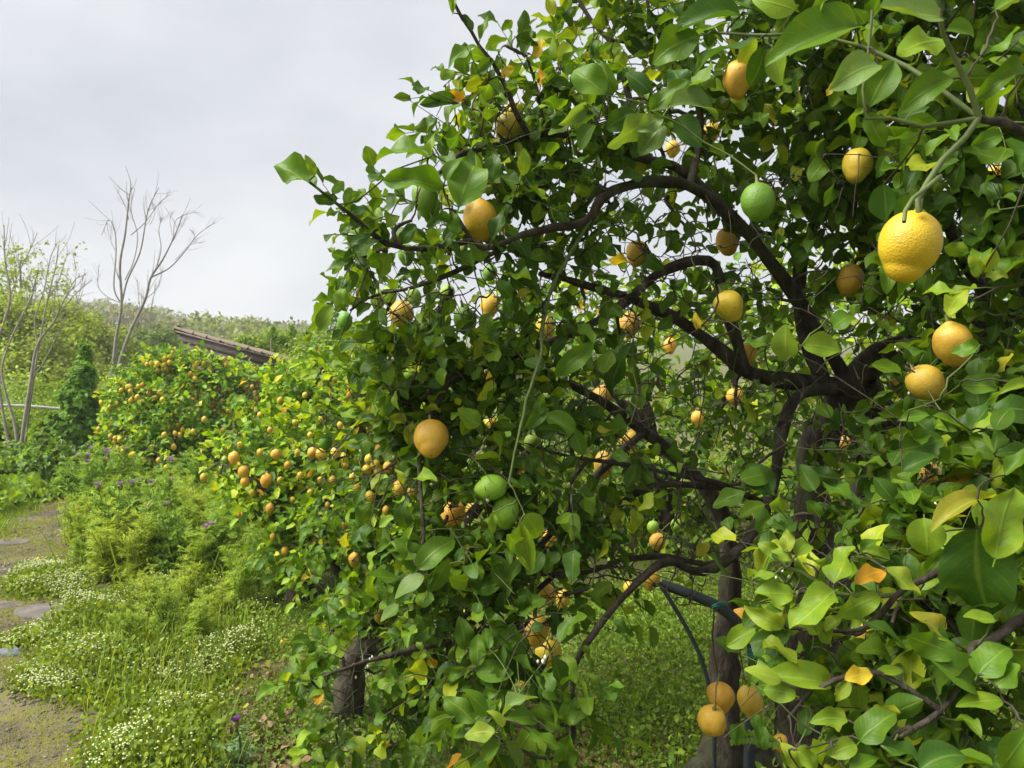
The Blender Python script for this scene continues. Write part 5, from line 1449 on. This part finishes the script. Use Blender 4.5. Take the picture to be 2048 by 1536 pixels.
# fallen lemons
for x, y, w, lb in [(568, 1292, 17, 'fallen lemon on the grass below the drooping spray of leaves'), (541, 1387, 13, 'fallen lemon beside brown leaf litter at the grass edge'),
                    (108, 1152, 9, 'tiny fallen lemon among white flowers beside the path'), (77, 1130, 8, 'fallen lemon on a grass tuft in the path'), (926, 1452, 15, 'pale fallen lemon on the ground under the drooping branches')]:
    g = gp(x, y)
    d = float(project(g)[2])
    s = w * d / FPX
    lemon(x, y, w, d=d, kind='y', stem=False, label=lb, axis=(random.uniform(-1, 1), random.uniform(-1, 1), 0.2), world=g + [0, 0, s * 0.42], me=random.choice(ME_SMALL))
    LEMONS.pop()

# ------------------------------------------------------------------ irrigation pipe, hose and twine
M_PIPE = noise_material('black_polythene', [(0.018, 0.022, 0.026), (0.035, 0.042, 0.048)], scale=20, bump=0.1, bdist=0.003, rough=0.6, spec=0.35)
M_TWINE = plain('green_twine', (0.012, 0.20, 0.16), 0.6)
pb = at(1490, 1450, 2.58) * [1, 1, 0]
pipe = thing('irrigation_pipe', 'black plastic irrigation pipe bent at an elbow and tied across the trunks', 'pipe', pb)
MB().tube(catmull([at(1322, 1168, 2.62), at(1380, 1188, 2.60), at(1435, 1212, 2.58), at(1475, 1245, 2.57), at(1502, 1283, 2.56)], 16), np.full(16, 0.0175), 12).build('pipe', M_PIPE, pipe, pb)
MB().tube(catmull([at(1494, 1270, 2.56), at(1507, 1290, 2.56), at(1508, 1312, 2.56)], 8), np.full(8, 0.022), 12).build('elbow', M_PIPE, pipe, pb)
MB().tube(np.array([at(1508, 1302, 2.56), at(1506, 1360, 2.57), at(1500, 1440, 2.58), at(1497, 1500, 2.58) * [1, 1, 0] - [0, 0, .03]]), np.full(4, 0.0175), 12).build('riser', M_PIPE, pipe, pb)
hb = at(1424, 1400, 2.55) * [1, 1, 0]
ho = MB().tube(catmull([at(1318, 1166, 2.60), at(1340, 1200, 2.59), at(1378, 1265, 2.57), at(1405, 1325, 2.56), at(1420, 1385, 2.55), at(1428, 1450, 2.54), at(1432, 1500, 2.54) * [1, 1, 0]], 24), np.full(24, 0.007), 8).build('hose', M_PIPE, None, hb)
ho.location = hb
tag(ho, 'thin black hose dropping from the pipe end to the ground', 'hose')
for k, (pts, lb) in enumerate([
        ([(1497, 1297, 2.53), (1520, 1305, 2.54), (1548, 1316, 2.58), (1580, 1326, 2.62), (1612, 1330, 2.68)], 'green twine wound from the pipe elbow round the thick trunk'),
        ([(1424, 1212, 2.555), (1436, 1207, 2.55), (1450, 1206, 2.57), (1456, 1213, 2.60)], 'green twine loop holding the pipe against the slender trunk')]):
    b = MB()
    for s in range(4 if k == 0 else 2):
        b.tube(catmull([at(x, y + s * 5 + random.uniform(-1, 1), d - 0.002 * s) for x, y, d in pts], 12), np.full(12, 0.0028), 6)
    c = at(*pts[0])
    o = b.build('twine', M_TWINE, None, c)
    o.location = c
    tag(o, lb, 'twine')

# ------------------------------------------------------------------ ground vegetation
def upright(n, spread=0.5):
    return rng.normal(size=(n, 3)) * spread + [0, 0, 1]


def cover(name, label, poly_px, n, size, pal, T, spread, height=0.0, cat='ground cover', zjit=0.0, flat=False, cond=None, mat=None):
    P = sample_poly(ground_poly(poly_px), n)
    P[:, :2] += rng.normal(size=(n, 2)) * 0.09; P[:, 2] = gh(P[:, 0], P[:, 1])
    if cond is not None:
        P = P[cond(P)]
    n = len(P)
    P[:, 2] += rng.random(n) * height
    S = size * rng.uniform(0.5, 1.4, n)
    if flat:
        a = rng.uniform(0, 6.28, n)
        Y = np.column_stack([np.cos(a), np.sin(a), rng.normal(size=n) * 0.3 + 0.15]); Z = upright(n, 0.35)
    else:
        Y = upright(n, spread); Z = rng.normal(size=(n, 3)) + [0, -0.6, 0.3]
    # paler and darker drifts
    dr = 0.82 + 0.36 * (0.5 + 0.5 * np.sin(P[:, 0] * 3.1 + 1.7 * np.sin(P[:, 1] * 2.3)))
    c = np.array(pal)[rng.integers(0, len(pal), n)] * rng.uniform(0.75, 1.25, (n, 1)) * dr[:, None]
    o = foliage_object(name, T, P, Y, Z, S, c, mat or M_WEED)
    return tag(o, label, cat, kind='stuff')


def patchy(lo, f=2.7, g=3.3):
    def q(P):
        v = np.sin(P[:, 0] * f + 1.3 * np.sin(P[:, 1] * g)) * np.cos(P[:, 1] * f * 0.8 + 1.1 * np.sin(P[:, 0] * g * 1.2))
        return v + rng.normal(size=len(P)) * 0.25 > lo
    return q


PAL_GRASS = [(0.18, 0.27, 0.025), (0.23, 0.31, 0.028), (0.14, 0.22, 0.022), (0.28, 0.31, 0.045)]
PAL_MOSS = [(0.24, 0.26, 0.025), (0.29, 0.28, 0.035), (0.20, 0.26, 0.025)]
PAL_CLOVER = [(0.12, 0.20, 0.022), (0.16, 0.26, 0.025), (0.20, 0.30, 0.03), (0.09, 0.16, 0.022)]
PAL_BRIGHT = [(0.16, 0.26, 0.025), (0.20, 0.30, 0.03), (0.13, 0.22, 0.022)]

# mossy tufts on the path
cover('path_moss', 'yellow-green moss and tiny grass growing over the trodden path', [(-500, 1560), (-300, 1700), (260, 1700), (235, 1500), (120, 1345), (100, 1280), (170, 1210), (165, 1130), (190, 1050), (260, 1000), (190, 985), (60, 1005), (-60, 1120), (-200, 1280)],
      70000, 0.020, PAL_MOSS, T_BLADE, 0.6, cat='moss', cond=patchy(-0.25))
cover('path_moss', 'small green leaves creeping over the worn path', [(-500, 1560), (-300, 1700), (260, 1700), (235, 1500), (120, 1345), (100, 1280), (170, 1210), (165, 1130), (190, 1050), (260, 1000), (190, 985), (60, 1005), (-60, 1120), (-200, 1280)],
      16000, 0.016, PAL_MOSS + PAL_GRASS, T_TINY, 0.6, cat='ground cover', cond=patchy(0.15, 3.9, 2.1), flat=True)
# bright grass on the far side of the path
cover('grass', 'bright green grass on the far side of the path', [(-500, 1400), (-150, 1250), (-30, 1115), (25, 1060), (60, 1010), (110, 990), (60, 970), (-200, 965), (-700, 1000)], 22000, 0.07, PAL_BRIGHT, T_BLADE, 0.55, cat='grass')
cover('low_weeds', 'broad light green weeds in front of the path-end shrubs', [(-300, 1010), (0, 1030), (60, 1010), (120, 1005), (125, 985), (0, 975), (-300, 970)], 2600, 0.075, PAL_BRIGHT, T_ROUND, 0.8, height=0.10, cat='weeds')
# low green growth between the weeds and the trees
Z4 = [(470, 1900), (215, 1900), (230, 1536), (260, 1440), (420, 1360), (500, 1300), (470, 1210), (560, 1170), (760, 1160), (900, 1180), (1250, 1170), (1800, 1170), (2300, 1200), (2600, 1600), (2300, 2300), (900, 2300)]
def lit_zone(P):
    x, y, d = project(P)
    return rng.random(len(P)) < np.where(x < 1100, 1.0, 0.75)
cover('grass', 'short yellow-green grass and seedlings under the outer lemon branches', Z4, 60000, 0.045, PAL_GRASS, T_BLADE, 0.7, cat='grass', cond=patchy(-0.55))
cover('clover', 'small round-leaved ground cover spreading in the shade under the trees', Z4, 85000, 0.016, PAL_CLOVER, T_ROUND, 0.6, height=0.05, cat='ground cover', flat=True, cond=patchy(-0.65, 1.9, 2.6))
cover('low_weeds', 'knee-low leafy weeds in the shade beneath the big tree', [(1150, 1200), (1150, 1500), (1300, 1536), (1500, 1700), (2300, 1900), (2500, 1400), (2100, 1190), (1700, 1160), (1300, 1160)], 21000, 0.025, PAL_CLOVER, T_FAR, 0.8, height=0.15, cat='weeds', cond=patchy(-0.35, 2.2, 3.1))
cover('low_weeds', 'rough green weeds between the rows of trees', [(600, 1160), (900, 1185), (1300, 1170), (2200, 1180), (2600, 1000), (2200, 900), (1200, 930), (800, 950), (650, 1050)], 22000, 0.050, PAL_CLOVER + PAL_GRASS, T_FAR, 0.8, height=0.25, cat='weeds')
# dry leaves
M_LITTER = leaf_material('dry_leaf', veins=False, trans=0.1, rough=0.8)
cover('leaf_litter', 'dry brown leaves lying on bare soil under the drooping branches', [(520, 1360), (600, 1340), (700, 1400), (900, 1420), (1150, 1430), (1250, 1536), (1100, 1800), (560, 1800), (480, 1500)], 3800, 0.045,
      [(0.26, 0.17, 0.09), (0.20, 0.12, 0.06), (0.34, 0.25, 0.14)], T_FAR, 0.5, cat='leaf litter', flat=True, mat=M_LITTER, height=0.02, cond=patchy(-0.1, 3.0, 2.0))

# white-flowered drifts beside the path
ALY = [(215, 1560), (225, 1470), (300, 1420), (150, 1380), (105, 1335), (125, 1275), (205, 1205), (300, 1185), (420, 1200), (500, 1240), (490, 1320), (420, 1400), (380, 1480), (390, 1560), (420, 1900), (250, 1900)]
ALY2 = [(10, 1190), (40, 1150), (110, 1130), (160, 1165), (165, 1195), (90, 1205)]
M_ALY = plain('tiny_white_petal', (0.56, 0.60, 0.30), 0.7)
def drift(poly, n, h, label, nf):
    P = sample_poly(ground_poly(poly), n)
    P[:, :2] += rng.normal(size=(n, 2)) * (0.07 if n > 9000 else 0.04); P[:, 2] = gh(P[:, 0], P[:, 1])
    hgt = h * (0.50 + 0.50 * np.sin(P[:, 0] * 5.3 + 2 + np.sin(P[:, 1] * 6)) * np.cos(P[:, 1] * 4.7)) * rng.uniform(0.4, 1.0, n) + 0.02
    Q = P.copy(); Q[:, 2] += hgt * rng.random(n)
    c = np.array([(0.15, 0.22, 0.022), (0.19, 0.27, 0.026), (0.25, 0.32, 0.03), (0.13, 0.20, 0.024)])[rng.integers(0, 4, n)] * rng.uniform(.75, 1.25, (n, 1))
    o = foliage_object('flowering_weeds', T_TINY, Q, rng.normal(size=(n, 3)) * .8 + [0, 0, .9], rng.normal(size=(n, 3)) + [0, -.4, .8], 0.026 * rng.uniform(.6, 1.4, n), c, M_WEED)
    tag(o, label, 'flowering weeds', kind='stuff')
    pv = np.sin(P[:, 0] * 5.1 + 1.5 * np.sin(P[:, 1] * 4.7)) * np.cos(P[:, 1] * 5.9 + np.sin(P[:, 0] * 7)) + rng.normal(size=n) * 0.45
    ix = np.argsort(-pv)[:int(nf * 2.2)]
    ix = rng.choice(ix, nf, replace=False)
    top = P[ix].copy(); top[:, 2] += hgt[ix] + 0.012
    # each head is a knob of tiny petals
    a = np.array([[math.cos(q), math.sin(q)] for q in np.linspace(0, 2 * PI, 6, endpoint=False)])
    V, F = [], []
    prof = [(0.25, -0.5), (1.0, -0.1), (0.8, 0.45), (0.15, 0.75)]
    tv = np.array([[r * x, r * y, z] for r, z in prof for x, y in a]); tf = np.array([[i * 6 + j, i * 6 + (j + 1) % 6, (i + 1) * 6 + (j + 1) % 6, (i + 1) * 6 + j] for i in range(3) for j in range(6)])
    s = rng.uniform(0.0024, 0.0058, nf)
    V = (top[:, None, :] + tv[None] * s[:, None, None]).reshape(-1, 3)
    F = (tf[None] + (np.arange(nf) * len(tv))[:, None, None]).reshape(-1, 4)
    o2 = link('blossoms', mesh_np('blossoms', V, F, M_ALY, smooth=False), o)
    o2['kind'] = 'stuff'


drift(ALY, 46000, 0.20, 'drift of tiny white-flowered weeds spilling onto the path', 2700)
drift(ALY2, 6000, 0.09, 'small island of white-flowered weeds in the path beyond the flat stone', 1100)
drift([(30, 1345), (180, 1390), (330, 1420), (200, 1440), (60, 1400)], 2500, 0.05, 'thin scatter of white-flowered weeds running out over the path', 500)
drift([(0, 1285), (60, 1265), (120, 1275), (90, 1290), (20, 1300)], 1600, 0.05, 'small patch of white-flowered weeds beside the narrow stone', 300)


cover('tall_grass', 'thin tall grass stalks standing among the white-flowered weeds', ALY, 1500, 0.14, [(0.20, 0.28, 0.04), (0.24, 0.30, 0.05), (0.15, 0.24, 0.03)], make_set(4, 1, 5, 15, petiole=0.0, W=0.014, fold=0.0, tip=0.3, curl=0.4), 0.28, cat='grass')
cover('tall_grass', 'thin tall grass stalks rising through the feathery weeds', [(160, 1150), (140, 1105), (165, 1060), (240, 1010), (300, 1000), (380, 1010), (470, 1035), (540, 1090), (580, 1160), (520, 1230), (420, 1210), (330, 1185), (250, 1190)],
      900, 0.26, [(0.22, 0.31, 0.04), (0.26, 0.33, 0.05), (0.17, 0.28, 0.04)], make_set(5, 1, 5, 16, petiole=0.0, W=0.009, fold=0.0, tip=0.3, curl=0.35), 0.25, cat='grass')
# gravel on the path
npb = 5200
gpP = sample_poly(path_poly, npb * 3)
gx_, gy_, gd_ = project(gpP)
gpP = gpP[(gx_ > -60) & (gx_ < 330) & (gy_ < 1700)][:npb]
npb = len(gpP)
tv = np.array([[r * math.cos(q), r * math.sin(q), z] for r, z in ((0.5, -.5), (1, 0), (.75, .4), (.2, .55)) for q in np.linspace(0, 2 * PI, 6, endpoint=False)])
tf = np.array([[i * 6 + j, i * 6 + (j + 1) % 6, (i + 1) * 6 + (j + 1) % 6, (i + 1) * 6 + j] for i in range(3) for j in range(6)])
ss = rng.uniform(0.002, 0.006, npb) * np.where(rng.random(npb) < .05, 2.6, 1)
VV = (gpP[:, None, :] + [0, 0, .005] + tv[None] * ss[:, None, None] * rng.uniform(.7, 1.3, (npb, 1, 3))).reshape(-1, 3)
o = link('gravel', mesh_np('gravel', VV, (tf[None] + (np.arange(npb) * 24)[:, None, None]).reshape(-1, 4), M_STONE, smooth=False))
tag(o, 'small grey stones scattered over the trodden path', 'gravel', kind='stuff')

# ---- feathery weeds and thistles: a few kinds, copied one by one
def plume(seed, h, nst, thistle):
    """meshes of one tall weed: stem mesh, leaf mesh"""
    r = np.random.default_rng(seed)
    st_, P, Y, Z, S, c = MB(), [], [], [], [], []
    pal = np.array([[(0.34, 0.42, 0.04), (0.38, 0.45, 0.05), (0.27, 0.36, 0.035)], [(0.28, 0.39, 0.04), (0.32, 0.42, 0.045), (0.22, 0.34, 0.04)], [(0.22, 0.35, 0.05), (0.26, 0.39, 0.055), (0.17, 0.29, 0.045)]][thistle])
    tops = []
    for k in range(nst):
        a = r.uniform(0, 6.28); l = r.uniform(.05, .30) * h
        top = np.array([math.cos(a) * l, math.sin(a) * l, h * r.uniform(.65, 1.0)])
        path = catmull([np.array([0, 0, -.02]), top * [.25, .25, .5], top], 8)
        st_.tube(path, np.linspace(.006, .002, 8) * (h / .6), 5)
        tops.append(top)
        for q in np.linspace(.08, 1, 11):
            p = path[min(7, int(q * 7.99))]
            for m in range(2):
                b = r.uniform(0, 6.28)
                out = np.array([math.cos(b), math.sin(b), r.uniform(.2, 1.7)])
                ll = h * .34 * (1.15 - .75 * q) * r.uniform(.7, 1.2)
                # a divided leaf: narrow lobes along its rib
                nl = 9
                for s in range(nl):
                    u = (s + .5) / nl
                    pos = p + norm(out) * ll * u + np.array([0, 0, -.18 * ll * u * u])
                    for sd in (-1, 1):
                        side = norm(np.cross(out, [0, 0, 1])) * sd
                        P.append(pos); Y.append(side * .9 + norm(out) * .8 + r.normal(size=3) * .25); Z.append(np.array([0, 0, 1]) + r.normal(size=3) * .35)
                        S.append(ll * .42 * math.sin(PI * (u * .8 + .15)) + .008); c.append(pal[r.integers(0, 3)] * r.uniform(.8, 1.2))
    V, F, U, Cc = scatter(make_set(3, 1, 3, 40 + seed, petiole=0.0, fold=0.0, W=0.12 if thistle == 2 else 0.08), P, np.array(Y), np.array(Z), S, c)
    return st_.mesh('stem', M_GREENTWIG), mesh_np('foliage', V, F, M_WEED, U, Cc), tops


M_THIST = noise_material('thistle_purple', [(0.36, 0.18, 0.38), (0.55, 0.36, 0.56)], scale=60, bump=0.3, bdist=0.004, rough=0.8, coord='obj')
def flower_mesh():
    b = MB()
    b.tube([(0, 0, -.016), (0, 0, -.008), (0, 0, .003), (0, 0, .010)], [.004, .011, .011, .007], 8)
    fl = MB()
    for k in range(46):
        a = random.uniform(0, 6.28); r = random.uniform(.1, 1) ** .5
        d = norm(np.array([math.cos(a) * r * .9, math.sin(a) * r * .9, 1.0]))
        p = np.array([math.cos(a) * r * .006, math.sin(a) * r * .006, .006])
        fl.tube([p, p + d * .010, p + d * .019], [.0011, .0011, .0008], 4)
    return b.mesh('flower_base', M_CALYX), fl.mesh('petals', M_THIST)
ME_FB, ME_PET = flower_mesh()

KINDS = [plume(1, .62, 7, 0), plume(2, .55, 6, 1), plume(3, .70, 8, 2), plume(4, .60, 7, 1)]


def weed(k, px, py, s, label, group, cat='weed', flowers=0):
    g = gp(px, py)
    sm, fm, tops = KINDS[k]
    t = thing('thistle' if flowers else 'feathery_weed', label, cat, g, group)
    a = random.uniform(0, 6.28)
    t.rotation_euler = (0, 0, a); t.scale = (s, s, s)
    link('stem', sm, t)
    f = link('foliage', fm, t); f.color = (0, 0, 0, 1); f['kind'] = 'stuff'
    for tp in sorted(tops, key=lambda q: -q[2])[:flowers]:
        fo = link('flower_head', ME_FB, t, tp + [0, 0, .012])
        fo.scale = (1.5 / s,) * 3
        link('petals', ME_PET, fo)


ring = ground_poly([(160, 1150), (140, 1105), (165, 1060), (240, 1010), (300, 1000), (380, 1010), (470, 1035), (540, 1090), (580, 1160), (520, 1230), (420, 1210), (330, 1185), (250, 1190)])
pts = sample_poly(ring, 400)
sel = []
for p in pts:
    if all(np.linalg.norm(p[:2] - q[:2]) > 0.19 for q in sel):
        sel.append(p)
for i, p in enumerate(sel):
    x, y, d = project(p)
    left = x < 340
    k = random.choice([0, 0, 1, 3]) if random.random() < np.interp(x, [180, 520], [1, 0]) else random.choice([2, 2, 3, 1])
    if (i * 7) % 5 == 0:
        weed(3 if not left else 2, x, y, random.uniform(.70, .92), 'tall weed with pale purple thistle heads beside the lemon branches', 'purple-headed weeds by the path', 'thistle', flowers=2)
    else:
        weed(k, x, y, random.uniform(.50, .85), 'tall feathery green weed in the clump beside the path', 'feathery weeds by the path')
for x, y in [(330, 1290), (260, 1330), (400, 1300), (440, 1250), (300, 1240), (370, 1230)]:
    weed(random.choice([0, 1]), x, y, random.uniform(.35, .6), 'young feathery weed rising out of the white flowers', 'young weeds among white flowers')

# the single near thistle
g = gp(478, 1560)
nt_ = thing('thistle', 'spiny bluish thistle with one vivid purple flower head by the near grass edge', 'thistle', g)
tip = at(472, 1446, float(project(g)[2]) * 0.985) - g
stP = catmull([np.array([0, 0, -.03]), tip * [.4, .4, .5] + [.01, 0, 0], tip - [0, 0, .012]], 12)
MB().tube(stP, np.linspace(.006, .0035, 12), 7).build('stem', plain('thistle_stem', (0.06, 0.12, 0.06), .6), nt_)
P, Y, Z, S, c = [], [], [], [], []
for q in range(16):
    u = random.uniform(.05, .9); p = stP[int(u * 11)]
    b = random.uniform(0, 6.28); out = np.array([math.cos(b), math.sin(b), random.uniform(.1, .8)])
    ll = random.uniform(.05, .11) * (1.2 - .6 * u)
    for s in range(7):
        uu = (s + .5) / 7
        pos = p + norm(out) * ll * uu
        for sd in (-1, 1):
            side = norm(np.cross(out, [0, 0, 1])) * sd
            P.append(pos); Y.append(side + norm(out) * .5 + rng.normal(size=3) * .2); Z.append(np.array([0, 0, 1]) + rng.normal(size=3) * .3); S.append(ll * .45 * (1.1 - .5 * uu)); c.append(np.array((0.13, 0.22, 0.09)) * random.uniform(.8, 1.3))
foliage_object('foliage', make_set(3, 1, 3, 77, petiole=0.0, fold=0.0, W=0.13), P, np.array(Y), np.array(Z), S, c, M_WEED, nt_)
fo = link('flower_head', ME_FB, nt_, tip); fo.scale = (1.0, 1.0, 1.0)
pe = link('petals', ME_PET.copy(), fo); pe.data.materials[0] = plain('vivid_purple', (0.26, 0.045, 0.33), .7)

# dandelion clock
g = gp(236, 1500)
dc = thing('dandelion_clock', 'white round dandelion seed head at the edge of the flowers', 'dandelion', g)
tip = at(235, 1474, float(project(g)[2]) * .99) - g
MB().tube(catmull([np.array([0, 0, -.02]), tip * .5 + [.004, 0, 0], tip], 6), np.full(6, .0018), 5).build('stem', M_GREENTWIG, dc)
b = MB()
for v in norm(rng.normal(size=(170, 3))):
    b.tube([tip + v * .002, tip + v * .017], [.0004, .0004], 3)
    a_ = norm(np.cross(v, [.3, .2, .9])); c_ = np.cross(v, a_)
    for q in range(5):
        e = v * .017 + (a_ * math.cos(q * 1.26) + c_ * math.sin(q * 1.26)) * .0055 + v * .003
        b.tube([tip + v * .017, tip + e], [.0006, .0003], 3)
b.build('seed_head', plain('dandelion_down', (0.80, 0.80, 0.78), .8), dc)

# small pinnate frond by the trunk foot
fr_b = at(1548, 1488, 2.2)
fr = thing('fern_frond', 'small fern-like frond with paired leaflets in front of the trunk foot', 'frond', fr_b * [1, 1, 0])
pth = catmull([at(1570, 1530, 2.22) * [1, 1, 0], at(1565, 1500, 2.2), at(1545, 1484, 2.19), at(1505, 1474, 2.17), at(1466, 1476, 2.15)], 22)
MB().tube(pth, np.linspace(.002, .0008, 22), 5).build('stem', M_GREENTWIG, fr, fr_b * [1, 1, 0])
for i in range(9, 22):
    for sd in (-1, 1):
        dr = norm(pth[min(21, i + 1)] - pth[i - 1])
        up_ = norm(np.cross(dr, norm(C0 - pth[i])))
        lo = leaf_obj(fr, fr_b * [1, 1, 0], pth[i], up_ * sd + dr * .5, C0 - pth[i] + rng.normal(size=3) * .2, .022, (0.15, .27, .03), ME_LEAF_MID)
        lo.name = 'leaflet'
# ------------------------------------------------------------------ thin hazy air
hz = MB().box((0, 190, 6.5), (1400, 480, 16))
hm = hz.mesh('haze', None, smooth=False)
mh, t_, N_, L__ = newmat('thin_haze')
ou = N_('OutputMaterial'); pv = N_('VolumePrincipled')
pv.inputs['Color'].default_value = (0.90, 0.94, 1.0, 1)
pv.inputs['Density'].default_value = 0.0014
pv.inputs['Anisotropy'].default_value = 0.2
L__(pv.outputs[0], ou.inputs['Volume'])
hm.materials.append(mh)
hz_o = link('haze', hm)
tag(hz_o, 'thin pale haze over the far hillside', 'haze', kind='stuff')
print('tris', sum(len(o.data.polygons) * 2 for o in bpy.data.objects if o.type == 'MESH' and o.data.users == 1), 'objects', len(bpy.data.objects))
